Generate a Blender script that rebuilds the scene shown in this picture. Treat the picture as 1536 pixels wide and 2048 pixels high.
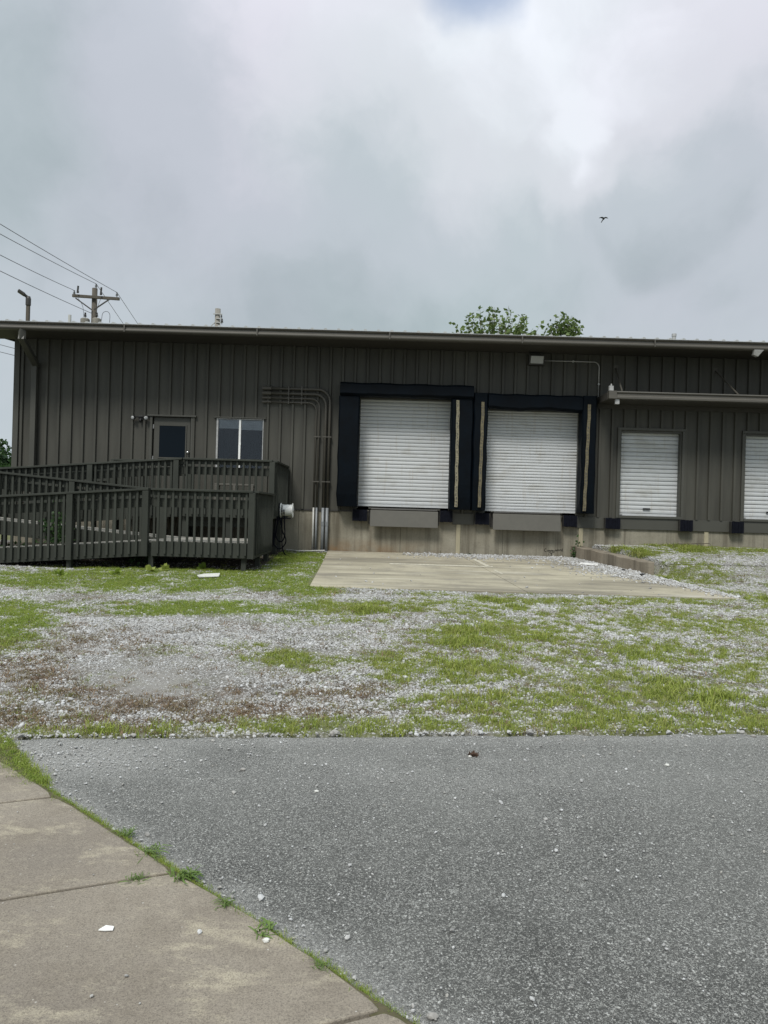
import bpy, bmesh, math, random
import numpy as np
from mathutils import Vector, Matrix

random.seed(7)
rng = np.random.default_rng(11)
scene = bpy.context.scene
for o in list(bpy.data.objects):
    bpy.data.objects.remove(o)
COL = scene.collection
R = math.radians

# ------------------------------------------------------------------ camera
F_PX, ROLL = 1479.0, 0.0285           # focal length in photo pixels, camera roll
cam_d = bpy.data.cameras.new('camera')
cam = bpy.data.objects.new('camera', cam_d)
COL.objects.link(cam)
cam_d.sensor_fit = 'AUTO'
cam_d.sensor_width = 36.0
cam_d.lens = 36.0 * F_PX / 2048.0
cam_d.clip_start, cam_d.clip_end = 0.05, 5000
cam.matrix_world = Matrix.Translation((0, 0, 1.6)) @ Matrix.Rotation(R(90), 4, 'X') @ Matrix.Rotation(ROLL, 4, 'Z')
scene.camera = cam

# ------------------------------------------------------------------ world: overcast sky
SUN_EL, SUN_AZ = R(53), R(202)        # azimuth clockwise from +Y; the sun stands high behind the camera
world = bpy.data.worlds.new('World')
scene.world = world
world.use_nodes = True
wn, wl = world.node_tree.nodes, world.node_tree.links
wn.clear()


def W(t, **kw):
    n = wn.new(t)
    for k, v in kw.items():
        setattr(n, k, v)
    return n


def wmath(op, a, b=None, clamp=False):
    n = W('ShaderNodeMath', operation=op, use_clamp=clamp)
    for i, v in enumerate((a, b)):
        if v is None:
            continue
        if isinstance(v, (int, float)):
            n.inputs[i].default_value = v
        else:
            wl.new(v, n.inputs[i])
    return n.outputs[0]


def wmix(f, a, b):
    n = W('ShaderNodeMix', data_type='RGBA')
    for s, v in ((n.inputs[0], f), (n.inputs[6], a), (n.inputs[7], b)):
        if isinstance(v, (int, float)):
            s.default_value = v
        elif isinstance(v, tuple):
            s.default_value = (*v, 1)
        else:
            wl.new(v, s)
    return n.outputs[2]


tc = W('ShaderNodeTexCoord')
DIR = tc.outputs['Generated']
nz0 = W('ShaderNodeTexNoise')
nz0.inputs['Scale'].default_value = 2.6
nz0.inputs['Detail'].default_value = 6
nz0.inputs['Roughness'].default_value = 0.55
wl.new(DIR, nz0.inputs['Vector'])
vs = W('ShaderNodeVectorMath', operation='SUBTRACT')
wl.new(nz0.outputs['Color'], vs.inputs[0])
vs.inputs[1].default_value = (0.5, 0.5, 0.5)
vm = W('ShaderNodeVectorMath', operation='SCALE')
wl.new(vs.outputs[0], vm.inputs[0])
vm.inputs['Scale'].default_value = 0.20
va = W('ShaderNodeVectorMath', operation='ADD')
wl.new(DIR, va.inputs[0])
wl.new(vm.outputs[0], va.inputs[1])
vn = W('ShaderNodeVectorMath', operation='NORMALIZE')
wl.new(va.outputs[0], vn.inputs[0])
WDIR = vn.outputs[0]


def px_dir(px, py):
    u, v = px - 768, py - 1024
    return Vector(((u + v * ROLL) / F_PX, 1, -(v - u * ROLL) / F_PX)).normalized()


def cloud_blob(px, py, r_in, r_out, src=None):
    d = W('ShaderNodeVectorMath', operation='DOT_PRODUCT')
    wl.new(src or WDIR, d.inputs[0])
    d.inputs[1].default_value = px_dir(px, py)
    m = W('ShaderNodeMapRange', interpolation_type='SMOOTHSTEP')
    wl.new(d.outputs['Value'], m.inputs['Value'])
    m.inputs['From Min'].default_value = math.cos(r_out / F_PX)
    m.inputs['From Max'].default_value = math.cos(r_in / F_PX)
    return m.outputs[0]


nz1 = W('ShaderNodeTexNoise')
nz1.inputs['Scale'].default_value = 3.0
nz1.inputs['Detail'].default_value = 7
nz1.inputs['Roughness'].default_value = 0.5
wl.new(WDIR, nz1.inputs['Vector'])
B = wmath('MULTIPLY_ADD', nz1.outputs['Fac'], 0.75)
wn[-1].inputs[2].default_value = 0.0
nz3 = W('ShaderNodeTexNoise')
nz3.inputs['Scale'].default_value = 9.0
nz3.inputs['Detail'].default_value = 6
nz3.inputs['Roughness'].default_value = 0.55
wl.new(WDIR, nz3.inputs['Vector'])
B = wmath('ADD', B, wmath('MULTIPLY', wmath('SUBTRACT', nz3.outputs['Fac'], 0.5), 0.42))
for px, py, ri, ro, w in ((700, 120, 60, 460, .26), (1100, 270, 30, 300, .26), (1165, 340, 5, 110, .20), (1195, 235, 2, 75, .10), (1215, 390, 2, 60, .08), (1010, 190, 20, 170, .05), (1400, 60, 10, 320, .28),
                          (1370, 390, 100, 165, -.20), (300, 480, 80, 480, -.10), (800, 540, 60, 380, -.12), (120, 120, 50, 420, -.05),
                          (1510, 420, 10, 150, .14), (1320, 640, 30, 260, -.05)):
    B = wmath('ADD', B, wmath('MULTIPLY', cloud_blob(px, py, ri, ro), w))
ramp = W('ShaderNodeValToRGB')
ramp.color_ramp.interpolation = 'EASE'
ramp.color_ramp.elements[0].position = 0.05
ramp.color_ramp.elements[0].color = (0.37, 0.445, 0.47, 1)
ramp.color_ramp.elements[1].position = 1.0
ramp.color_ramp.elements[1].color = (0.78, 0.845, 0.885, 1)
e = ramp.color_ramp.elements.new(0.42)
e.color = (0.485, 0.558, 0.592, 1)
e = ramp.color_ramp.elements.new(0.70)
e.color = (0.635, 0.69, 0.725, 1)
wl.new(B, ramp.inputs[0])
nz2 = W('ShaderNodeTexNoise')
nz2.inputs['Scale'].default_value = 2.1
nz2.inputs['Detail'].default_value = 3
wl.new(WDIR, nz2.inputs['Vector'])
tint = W('ShaderNodeMapRange')
wl.new(nz2.outputs['Fac'], tint.inputs['Value'])
tint.inputs['From Min'].default_value = 0.40
tint.inputs['From Max'].default_value = 0.68
tmul = W('ShaderNodeMix', data_type='RGBA', blend_type='MULTIPLY')
wl.new(tint.outputs[0], tmul.inputs[0])
wl.new(ramp.outputs[0], tmul.inputs[6])
tmul.inputs[7].default_value = (1.06, 0.98, 1.035, 1)
CLOUD = tmul.outputs[2]
# overcast skies brighten towards the zenith (CIE overcast sky)
sx = W('ShaderNodeSeparateXYZ')
wl.new(DIR, sx.inputs[0])
zen = W('ShaderNodeMapRange', interpolation_type='SMOOTHSTEP')
wl.new(sx.outputs['Z'], zen.inputs['Value'])
zen.inputs['From Min'].default_value = 0.45
zen.inputs['From Max'].default_value = 1.0
zen.inputs['To Min'].default_value = 1.0
zen.inputs['To Max'].default_value = 1.9
SKYK = 0.10
scl = W('ShaderNodeVectorMath', operation='SCALE')
wl.new(CLOUD, scl.inputs[0])
wl.new(wmath('DIVIDE', zen.outputs[0], SKYK / 0.53), scl.inputs['Scale'])
sky = W('ShaderNodeTexSky', sky_type='NISHITA', sun_disc=False)
sky.sun_elevation, sky.sun_rotation = SUN_EL, SUN_AZ
sky.air_density, sky.dust_density = 1.0, 1.2
hole = cloud_blob(962, -20, 5, 105, WDIR)
hole = wmath('MULTIPLY', hole, 0.62)
FINAL = wmix(hole, scl.outputs[0], sky.outputs[0])
bg = W('ShaderNodeBackground')
bg.inputs['Strength'].default_value = SKYK
wl.new(FINAL, bg.inputs['Color'])
wo = W('ShaderNodeOutputWorld')
wl.new(bg.outputs[0], wo.inputs['Surface'])

# ------------------------------------------------------------------ sun (veiled)
sun_d = bpy.data.lights.new('sun', 'SUN')
sun_d.energy = 1.5
sun_d.angle = R(17)
sun_d.color = (1.0, 0.965, 0.91)
sun = bpy.data.objects.new('sun', sun_d)
COL.objects.link(sun)
sdir = Vector((math.sin(SUN_AZ) * math.cos(SUN_EL), math.cos(SUN_AZ) * math.cos(SUN_EL), math.sin(SUN_EL)))
sun.rotation_euler = sdir.to_track_quat('Z', 'Y').to_euler()
sun.location = sdir * 60

vsn = scene.view_settings
vsn.view_transform = 'Standard'
vsn.look = 'None'
vsn.gamma = 1.0
vsn.exposure = 1.0
vsn.use_curve_mapping = False
scene.display_settings.display_device = 'sRGB'
scene.render.engine = 'CYCLES'
scene.cycles.max_bounces = 8
scene.cycles.use_denoising = True
scene.cycles.use_adaptive_sampling = False
world.cycles.sampling_method = 'MANUAL'
world.cycles.sample_map_resolution = 512
scene.cycles.denoiser = 'OPENIMAGEDENOISE'
scene.cycles.denoising_prefilter = 'NONE'
scene.cycles.caustics_reflective = scene.cycles.caustics_refractive = False


# ================================================================== helpers
def P(px, py, Y):
    """photo pixel -> X, Z on the plane at distance Y"""
    u, v = px - 768, py - 1024
    return (u + v * ROLL) / F_PX * Y, 1.6 - (v - u * ROLL) / F_PX * Y


_T = np.random.default_rng(3).random((256, 256))


def vnoise(x, y, s=0):
    x = np.asarray(x, float) + 37.7 * s
    y = np.asarray(y, float) + 91.3 * s
    xi, yi = np.floor(x).astype(int), np.floor(y).astype(int)
    fx, fy = x - xi, y - yi
    fx, fy = fx * fx * (3 - 2 * fx), fy * fy * (3 - 2 * fy)
    a, b = _T[xi % 256, yi % 256], _T[(xi + 1) % 256, yi % 256]
    c, d = _T[xi % 256, (yi + 1) % 256], _T[(xi + 1) % 256, (yi + 1) % 256]
    return (a * (1 - fx) + b * fx) * (1 - fy) + (c * (1 - fx) + d * fx) * fy


def fbm(x, y, s=0, o=4):
    r, amp, tot = 0, 1, 0
    for k in range(o):
        r = r + amp * vnoise(np.asarray(x) * 2 ** k, np.asarray(y) * 2 ** k, s + k)
        tot += amp
        amp *= .5
    return r / tot


def sstep(t):
    t = np.clip(t, 0, 1)
    return t * t * (3 - 2 * t)


class MB:
    def __init__(s):
        s.v, s.f = [], []

    def add(s, vs, fs):
        n = len(s.v)
        s.v += [tuple(p) for p in vs]
        s.f += [tuple(i + n for i in q) for q in fs]
        return s

    def box(s, x0, x1, y0, y1, z0, z1):
        return s.add([(x0, y0, z0), (x1, y0, z0), (x1, y1, z0), (x0, y1, z0), (x0, y0, z1), (x1, y0, z1), (x1, y1, z1), (x0, y1, z1)],
                     [(0, 3, 2, 1), (4, 5, 6, 7), (0, 1, 5, 4), (1, 2, 6, 5), (2, 3, 7, 6), (3, 0, 4, 7)])

    def bar(s, p0, p1, w, h):
        """bar with plumb ends: w across, h up"""
        p0, p1 = Vector(p0), Vector(p1)
        d = (p1 - p0)
        d.z = 0
        d.normalize()
        n = Vector((-d.y, d.x, 0)) * w / 2
        u = Vector((0, 0, h / 2))
        vs = [p + a * n + b * u for p in (p0, p1) for a, b in ((-1, -1), (1, -1), (1, 1), (-1, 1))]
        return s.add(vs, [(0, 1, 2, 3), (7, 6, 5, 4), (0, 4, 5, 1), (1, 5, 6, 2), (2, 6, 7, 3), (3, 7, 4, 0)])

    def beam(s, p0, p1, w, h):
        """square-ended beam in any direction"""
        p0, p1 = Vector(p0), Vector(p1)
        d = (p1 - p0).normalized()
        a = d.cross(Vector((0, 0, 1)))
        if a.length < .01:
            a = Vector((1, 0, 0))
        a.normalize()
        b = a.cross(d).normalized()
        vs = [p + i * a * w / 2 + j * b * h / 2 for p in (p0, p1) for i, j in ((-1, -1), (1, -1), (1, 1), (-1, 1))]
        return s.add(vs, [(0, 1, 2, 3), (7, 6, 5, 4), (0, 4, 5, 1), (1, 5, 6, 2), (2, 6, 7, 3), (3, 7, 4, 0)])

    def tube(s, pts, r, n=8, cap=True):
        pts = [Vector(p) for p in pts]
        rs = r if isinstance(r, (list, tuple)) else [r] * len(pts)
        vs, fs = [], []
        ref = Vector((0.13, 0.21, 1)).normalized()
        for i, p in enumerate(pts):
            d = (pts[min(i + 1, len(pts) - 1)] - pts[max(i - 1, 0)]).normalized()
            a = d.cross(ref)
            if a.length < .05:
                a = d.cross(Vector((1, 0.3, 0)))
            a.normalize()
            b = a.cross(d)
            ref = b.cross(a) if False else ref
            for k in range(n):
                t = 2 * math.pi * k / n
                vs.append(p + (a * math.cos(t) + b * math.sin(t)) * rs[i])
        for i in range(len(pts) - 1):
            for k in range(n):
                k2 = (k + 1) % n
                fs.append((i * n + k, (i + 1) * n + k, (i + 1) * n + k2, i * n + k2))
        if cap:
            fs.append(tuple(range(n)))
            fs.append(tuple((len(pts) - 1) * n + k for k in reversed(range(n))))
        return s.add(vs, fs)

    def lathe(s, base, axis, prof, n=16):
        """prof: list of (distance along axis, radius)"""
        base, ax = Vector(base), Vector(axis).normalized()
        a = ax.cross(Vector((0, 0, 1)))
        if a.length < .01:
            a = Vector((1, 0, 0))
        a.normalize()
        b = ax.cross(a)
        vs, fs = [], []
        for h, r in prof:
            for k in range(n):
                t = 2 * math.pi * k / n
                vs.append(base + ax * h + (a * math.cos(t) + b * math.sin(t)) * r)
        for i in range(len(prof) - 1):
            for k in range(n):
                k2 = (k + 1) % n
                fs.append((i * n + k, i * n + k2, (i + 1) * n + k2, (i + 1) * n + k))
        fs.append(tuple(reversed(range(n))))
        fs.append(tuple((len(prof) - 1) * n + k for k in range(n)))
        return s.add(vs, fs)

    def extrude(s, prof, x0, x1):
        """closed (y, z) profile swept along X"""
        n = len(prof)
        vs = [(x0, y, z) for y, z in prof] + [(x1, y, z) for y, z in prof]
        fs = [(i, i + n, (i + 1) % n + n, (i + 1) % n) for i in range(n)]
        fs += [tuple(range(n)), tuple(reversed(range(n, 2 * n)))]
        return s.add(vs, fs)

    def mesh(s, name, off=(0, 0, 0)):
        m = bpy.data.meshes.new(name)
        off = Vector(off)
        m.from_pydata([Vector(v) - off for v in s.v], [], s.f)
        bm = bmesh.new()
        bm.from_mesh(m)
        bmesh.ops.recalc_face_normals(bm, faces=bm.faces)
        bm.to_mesh(m)
        bm.free()
        m.update()
        return m


def world_loc(o):
    v = Vector((0, 0, 0))
    while o is not None:
        v = v + o.location
        o = o.parent
    return v


def obj(name, mb, mat, parent=None, bevel=0.0, smooth=False, origin=None, label=None, kind=None):
    pl = world_loc(parent) if parent else Vector((0, 0, 0))
    org = Vector(origin) if origin is not None else pl
    if isinstance(mb, MB):
        m = mb.mesh(name, org)
        m.materials.append(mat)
    else:
        m = mb
    o = bpy.data.objects.new(name, m)
    COL.objects.link(o)
    if parent:
        o.parent = parent
    o.location = org - pl
    if smooth:
        for p in m.polygons:
            p.use_smooth = True
    if bevel:
        b = o.modifiers.new('bevel', 'BEVEL')
        b.width = bevel
        b.segments = 2
        b.limit_method = 'ANGLE'
    if label:
        o['label'] = label
    if kind:
        o['kind'] = kind
    return o


def place(name, mesh, loc, parent, rot=(0, 0, 0)):
    o = bpy.data.objects.new(name, mesh)
    COL.objects.link(o)
    o.parent = parent
    o.location = Vector(loc) - world_loc(parent)
    o.rotation_euler = rot
    return o


def tag(o, label, cat, group=None):
    o['label'] = label
    o['category'] = cat
    if group:
        o['group'] = group
    return o


def thing(name, loc, label, cat, group=None):
    o = bpy.data.objects.new(name, None)
    COL.objects.link(o)
    o.location = loc
    return tag(o, label, cat, group)


# ================================================================== materials
def mat(name, col, rough=.6, var=.0, scale=8.0, bump=0.0, bscale=60.0, metal=0.0, stretch=(1, 1, 1), col2=None, spec=.5, rand=0.0):
    m = bpy.data.materials.new(name)
    m.use_nodes = True
    nt = m.node_tree
    N, L = nt.nodes, nt.links
    p = N['Principled BSDF']
    p.inputs['Roughness'].default_value = rough
    p.inputs['Metallic'].default_value = metal
    p.inputs['Specular IOR Level'].default_value = spec
    geo = N.new('ShaderNodeNewGeometry')
    mp = N.new('ShaderNodeMapping')
    mp.inputs['Scale'].default_value = stretch
    L.new(geo.outputs['Position'], mp.inputs['Vector'])
    nz = N.new('ShaderNodeTexNoise')
    nz.inputs['Scale'].default_value = scale
    nz.inputs['Detail'].default_value = 6
    nz.inputs['Roughness'].default_value = .6
    L.new(mp.outputs[0], nz.inputs['Vector'])
    mr = N.new('ShaderNodeMapRange')
    mr.inputs['From Min'].default_value = .3
    mr.inputs['From Max'].default_value = .7
    L.new(nz.outputs['Fac'], mr.inputs['Value'])
    mx = N.new('ShaderNodeMix')
    mx.data_type = 'RGBA'
    c2 = col2 or tuple(c * (1 - var) for c in col)
    mx.inputs[6].default_value = (*c2, 1)
    mx.inputs[7].default_value = (*(tuple(c * (1 + var * .6) for c in col) if not col2 else col), 1)
    L.new(mr.outputs[0], mx.inputs[0])
    out = mx.outputs[2]
    if rand:
        oi = N.new('ShaderNodeObjectInfo')
        r2 = N.new('ShaderNodeMapRange')
        r2.inputs['To Min'].default_value = 1 - rand
        r2.inputs['To Max'].default_value = 1 + rand
        L.new(oi.outputs['Random'], r2.inputs['Value'])
        sc_ = N.new('ShaderNodeVectorMath')
        sc_.operation = 'SCALE'
        L.new(out, sc_.inputs[0])
        L.new(r2.outputs[0], sc_.inputs['Scale'])
        out = sc_.outputs[0]
    L.new(out, p.inputs['Base Color'])
    if bump:
        nb = N.new('ShaderNodeTexNoise')
        nb.inputs['Scale'].default_value = bscale
        nb.inputs['Detail'].default_value = 4
        L.new(mp.outputs[0], nb.inputs['Vector'])
        bp = N.new('ShaderNodeBump')
        bp.inputs['Strength'].default_value = bump
        bp.inputs['Distance'].default_value = .01
        L.new(nb.outputs['Fac'], bp.inputs['Height'])
        L.new(bp.outputs[0], p.inputs['Normal'])
    m['_out'] = 0
    return m


M = {}
M['siding'] = mat('siding_paint', (.0625, .0615, .0510), .55, .28, 1.3, .05, 30, stretch=(3, 3, .35), rand=.03, spec=.35)
M['trim'] = mat('trim_paint', (.065, .065, .055), .5, .08, 2, spec=.4)
M['gutter'] = mat('gutter_paint', (.078, .073, .061), .5, .16, 2.5, stretch=(.6, 1, 3))
M['roof'] = mat('roof_metal', (.42, .43, .42), .4, .12, 1.0, metal=.3)
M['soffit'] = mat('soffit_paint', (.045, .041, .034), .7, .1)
M['steel_paint'] = mat('leveler_paint', (.096, .092, .078), .5, .10, 5, .04, 80)
M['vinyl'] = mat('navy_vinyl', (.0009, .0030, .0058), .6, .45, 3.0, .25, 9, spec=.10)
M['rubber'] = mat('black_rubber', (.006, .007, .012), .8, .4, 14, .3, 60, spec=.10)
M['stripe'] = mat('guide_stripe', (.22, .20, .135), .7, .5, 14, stretch=(1, 1, 2.5))
M['stripe_dull'] = mat('guide_stripe_dull', (.130, .112, .066), .75, .5, 14, stretch=(1, 1, 2.5))
M['board'] = mat('pale_board', (.36, .325, .225), .8, .2, 6, stretch=(4, 4, .6))
M['ramp'] = mat('ramp_paint', (.0385, .0425, .0350), .65, .22, 3.0, .12, 40, stretch=(1.5, 1.5, .6), spec=.25, rand=.10)
M['deck'] = mat('deck_wood', (.30, .29, .255), .85, .25, 6, .15, 50, rand=.14, spec=.2)
M['pvc'] = mat('grey_pvc', (.20, .215, .225), .45, .08, 6)
M['white_pipe'] = mat('white_pipe', (.46, .46, .43), .5, .18, 9)
M['conduit'] = mat('painted_conduit', (.070, .065, .054), .45, .1, 4)
M['galv'] = mat('galvanised', (.42, .42, .41), .45, .2, 12, metal=.4)
M['white'] = mat('white_paint', (.82, .83, .81), .5, .08, 6)
M['black'] = mat('black_plastic', (.012, .012, .013), .45, .2, 10)
M['dark_metal'] = mat('dark_metal', (.035, .033, .03), .5, .2, 8)
M['wood_pole'] = mat('pole_wood', (.085, .075, .06), .85, .3, 3, .1, 30, stretch=(4, 4, .5))
M['pole_grey'] = mat('weathered_pole', (.22, .21, .185), .85, .25, 3, stretch=(4, 4, .5))
M['wire'] = mat('wire', (.05, .05, .055), .6)
M['porcelain'] = mat('insulator', (.16, .17, .18), .3)
M['bark'] = mat('bark', (.09, .075, .055), .9, .3, 6, .3, 20)
M['knob'] = mat('knob_metal', (.6, .6, .58), .25, metal=.9)
M['lens'] = mat('lamp_lens', (.40, .41, .41), .2, .05)
M['paper'] = mat('white_sheet', (.82, .82, .80), .6, .05)
M['blind'] = mat('blind', (.80, .80, .76), .7, .12, 4)
M['interior'] = mat('interior', (.012, .012, .016), .8)
M['bird'] = mat('bird', (.012, .012, .014), .6)
M['dirt'] = mat('leaf_brown', (.085, .05, .032), .9, .4, 30)
M['soil'] = mat('moss_soil', (.105, .085, .055), .95, .55, 22, .6, 90, col2=(.060, .062, .022))
M['scribble'] = mat('scribble', (.035, .032, .026), .9)
M['paint_line'] = mat('pad_line', (.55, .52, .42), .8, .4, 18)
M['stone_white'] = mat('white_stone', (.60, .60, .56), .8, .2, 40)
M['dark_glass'] = mat('door_glass', (.0045, .008, .0125), .06, 0)
M['dark_glass'].node_tree.nodes['Principled BSDF'].inputs['Specular IOR Level'].default_value = .12


def glass_mat():
    m = bpy.data.materials.new('window_glass')
    m.use_nodes = True
    N, L = m.node_tree.nodes, m.node_tree.links
    N.clear()
    fr = N.new('ShaderNodeFresnel')
    fr.inputs[0].default_value = 1.5
    tr = N.new('ShaderNodeBsdfTransparent')
    tr.inputs[0].default_value = (.80, .83, .86, 1)
    gl = N.new('ShaderNodeBsdfGlossy')
    gl.inputs['Roughness'].default_value = .02
    gl.inputs['Color'].default_value = (.9, .92, 1, 1)
    mx = N.new('ShaderNodeMixShader')
    L.new(fr.outputs[0], mx.inputs[0])
    L.new(tr.outputs[0], mx.inputs[1])
    L.new(gl.outputs[0], mx.inputs[2])
    o = N.new('ShaderNodeOutputMaterial')
    L.new(mx.outputs[0], o.inputs[0])
    return m


M['glass'] = glass_mat()


def nodes_of(m):
    return m.node_tree.nodes, m.node_tree.links


def nmath(N, L, op, a, b, clamp=False):
    n = N.new('ShaderNodeMath')
    n.operation = op
    n.use_clamp = clamp
    for i, v in enumerate((a, b)):
        if isinstance(v, (int, float)):
            n.inputs[i].default_value = v
        else:
            L.new(v, n.inputs[i])
    return n.outputs[0]


def nmix(N, L, f, a, b, blend='MIX'):
    n = N.new('ShaderNodeMix')
    n.data_type = 'RGBA'
    n.blend_type = blend
    for s, v in ((n.inputs[0], f), (n.inputs[6], a), (n.inputs[7], b)):
        if isinstance(v, (int, float)):
            s.default_value = v
        elif isinstance(v, tuple):
            s.default_value = (*v, 1)
        else:
            L.new(v, s)
    return n.outputs[2]


def nnoise(N, L, vec, scale, detail=5, rough=.6):
    n = N.new('ShaderNodeTexNoise')
    n.inputs['Scale'].default_value = scale
    n.inputs['Detail'].default_value = detail
    n.inputs['Roughness'].default_value = rough
    L.new(vec, n.inputs['Vector'])
    return n.outputs['Fac']


def nrange(N, L, v, a, b, c=0., d=1.):
    n = N.new('ShaderNodeMapRange')
    L.new(v, n.inputs['Value'])
    for k, x in zip(('From Min', 'From Max', 'To Min', 'To Max'), (a, b, c, d)):
        n.inputs[k].default_value = x
    return n.outputs[0]


def nmapped(N, L, vec, s):
    n = N.new('ShaderNodeMapping')
    n.inputs['Scale'].default_value = s
    L.new(vec, n.inputs['Vector'])
    return n.outputs[0]


def base_mat(name, rough):
    m = bpy.data.materials.new(name)
    m.use_nodes = True
    N, L = nodes_of(m)
    p = N['Principled BSDF']
    p.inputs['Roughness'].default_value = rough
    p.inputs['Specular IOR Level'].default_value = .3
    g = N.new('ShaderNodeNewGeometry')
    return m, N, L, p, g.outputs['Position']


def nbump(N, L, p, h, strength, dist):
    b = N.new('ShaderNodeBump')
    b.inputs['Strength'].default_value = strength
    b.inputs['Distance'].default_value = dist
    L.new(h, b.inputs['Height'])
    L.new(b.outputs[0], p.inputs['Normal'])


def nattr(N, name):
    a = N.new('ShaderNodeAttribute')
    a.attribute_name = name
    return a.outputs['Fac']


# --- white roll-up slats with rusty dirt
def slat_mat():
    m, N, L, p, pos = base_mat('white_slat', .42)
    n1 = nrange(N, L, nnoise(N, L, nmapped(N, L, pos, (1, 1, 2.2)), 1.6, 6), .52, .72)
    c = nmix(N, L, nmath(N, L, 'MULTIPLY', n1, .42), (.53, .55, .56), (.30, .285, .235))
    n2 = nrange(N, L, nnoise(N, L, nmapped(N, L, pos, (6, 6, .5)), 3.0, 6), .56, .74)
    c = nmix(N, L, nmath(N, L, 'MULTIPLY', n2, .42), c, (.36, .31, .23))
    L.new(c, p.inputs['Base Color'])
    return m


M['slat'] = slat_mat()


# --- foundation concrete
def concrete_mat(name, c1, c2, stain, rust=None, streak=True, vscale=1.0):
    m, N, L, p, pos = base_mat(name, .9)
    a = nnoise(N, L, pos, 1.1 * vscale, 7, .65)
    c = nmix(N, L, nrange(N, L, a, .33, .68), c1, c2)
    if streak:
        s = nnoise(N, L, nmapped(N, L, pos, (5, 5, .25)), 1.2, 5)
        c = nmix(N, L, nmath(N, L, 'MULTIPLY', nrange(N, L, s, .48, .70), .75), c, stain)
    f = nnoise(N, L, pos, 26, 5, .7)
    c = nmix(N, L, nmath(N, L, 'MULTIPLY', nrange(N, L, f, .5, .75), .35), c, stain)
    if rust:
        x0, x1, z1 = rust
        sx_ = N.new('ShaderNodeSeparateXYZ')
        L.new(pos, sx_.inputs[0])
        r = nmath(N, L, 'MULTIPLY', nrange(N, L, sx_.outputs[0], x1, x0), nrange(N, L, sx_.outputs[2], z1, .55))
        r = nmath(N, L, 'MULTIPLY', r, nrange(N, L, nnoise(N, L, pos, 3.2, 5), .3, .6))
        inx = nmath(N, L, 'GREATER_THAN', sx_.outputs[0], -1.45)
        r = nmath(N, L, 'MULTIPLY', r, inx, True)
        c = nmix(N, L, r, c, (.20, .115, .05))
    L.new(c, p.inputs['Base Color'])
    nbump(N, L, p, nnoise(N, L, pos, 45, 5), .25, .01)
    return m


M['foundation'] = concrete_mat('foundation_concrete', (.195, .180, .138), (.30, .282, .225), (.085, .074, .054), rust=(-1.4, 2.2, .95))
M['pad'] = concrete_mat('pad_concrete', (.31, .282, .212), (.44, .405, .305), (.18, .16, .125), streak=False, vscale=.8)
M['curb'] = concrete_mat('curb_concrete', (.20, .17, .13), (.27, .24, .19), (.07, .06, .045), vscale=1.5)


def pad_extra(m):
    """tyre marks and the pale traffic bands along the pad"""
    N, L = nodes_of(m)
    p = N['Principled BSDF']
    pos = next(n for n in N if n.bl_idname == 'ShaderNodeNewGeometry').outputs['Position']
    old = p.inputs['Base Color'].links[0].from_socket
    a = nnoise(N, L, nmapped(N, L, pos, (.18, 1.5, 1)), 1.3, 5)
    c = nmix(N, L, nmath(N, L, 'MULTIPLY', nrange(N, L, a, .46, .64), .85), old, (.165, .150, .118))
    k_ = nnoise(N, L, pos, 1.6, 6, .7)
    c = nmix(N, L, nmath(N, L, 'MULTIPLY', nrange(N, L, k_, .52, .66), .6), c, (.20, .185, .155))
    b = nnoise(N, L, nmapped(N, L, pos, (.3, 1.8, 1)), 1.7, 4)
    c = nmix(N, L, nmath(N, L, 'MULTIPLY', nrange(N, L, b, .58, .72), .5), c, (.56, .54, .47))
    L.new(c, p.inputs['Base Color'])


pad_extra(M['pad'])


def sidewalk_mat():
    m, N, L, p, pos = base_mat('sidewalk_concrete', .9)
    a = nnoise(N, L, pos, 2.2, 8, .68)
    c = nmix(N, L, nrange(N, L, a, .36, .62), (.220, .190, .152), (.325, .286, .232))
    d = nnoise(N, L, pos, 1.1, 4)
    c = nmix(N, L, nmath(N, L, 'MULTIPLY', nrange(N, L, d, .50, .66), .55), c, (.175, .153, .130))
    w = nnoise(N, L, nmapped(N, L, pos, (1.3, 2.6, 1)), 1.9, 9, .78)
    c = nmix(N, L, nmath(N, L, 'MULTIPLY', nrange(N, L, w, .52, .64), .72), c, (.47, .42, .315))
    w2 = nnoise(N, L, pos, 34, 6, .8)
    c = nmix(N, L, nmath(N, L, 'MULTIPLY', nrange(N, L, w2, .52, .66), .35), c, (.42, .38, .30))
    f = nnoise(N, L, pos, 150, 5, .85)
    c = nmix(N, L, nmath(N, L, 'MULTIPLY', nrange(N, L, f, .47, .64), .65), c, (.062, .054, .046))
    vo = N.new('ShaderNodeTexVoronoi')
    vo.inputs['Scale'].default_value = 70
    L.new(pos, vo.inputs['Vector'])
    sep = N.new('ShaderNodeSeparateColor')
    L.new(vo.outputs['Color'], sep.inputs[0])
    sp = nmath(N, L, 'GREATER_THAN', sep.outputs[0], .965)
    near = nmath(N, L, 'LESS_THAN', vo.outputs['Distance'], nmath(N, L, 'MULTIPLY', sep.outputs[1], .30))
    c = nmix(N, L, nmath(N, L, 'MULTIPLY', nmath(N, L, 'MULTIPLY', sp, near), .8), c, (.46, .44, .40))
    L.new(c, p.inputs['Base Color'])
    h = nmath(N, L, 'ADD', f, nmath(N, L, 'MULTIPLY', w2, 1.0))
    nbump(N, L, p, h, .6, .006)
    return m


M['sidewalk'] = sidewalk_mat()


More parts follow.
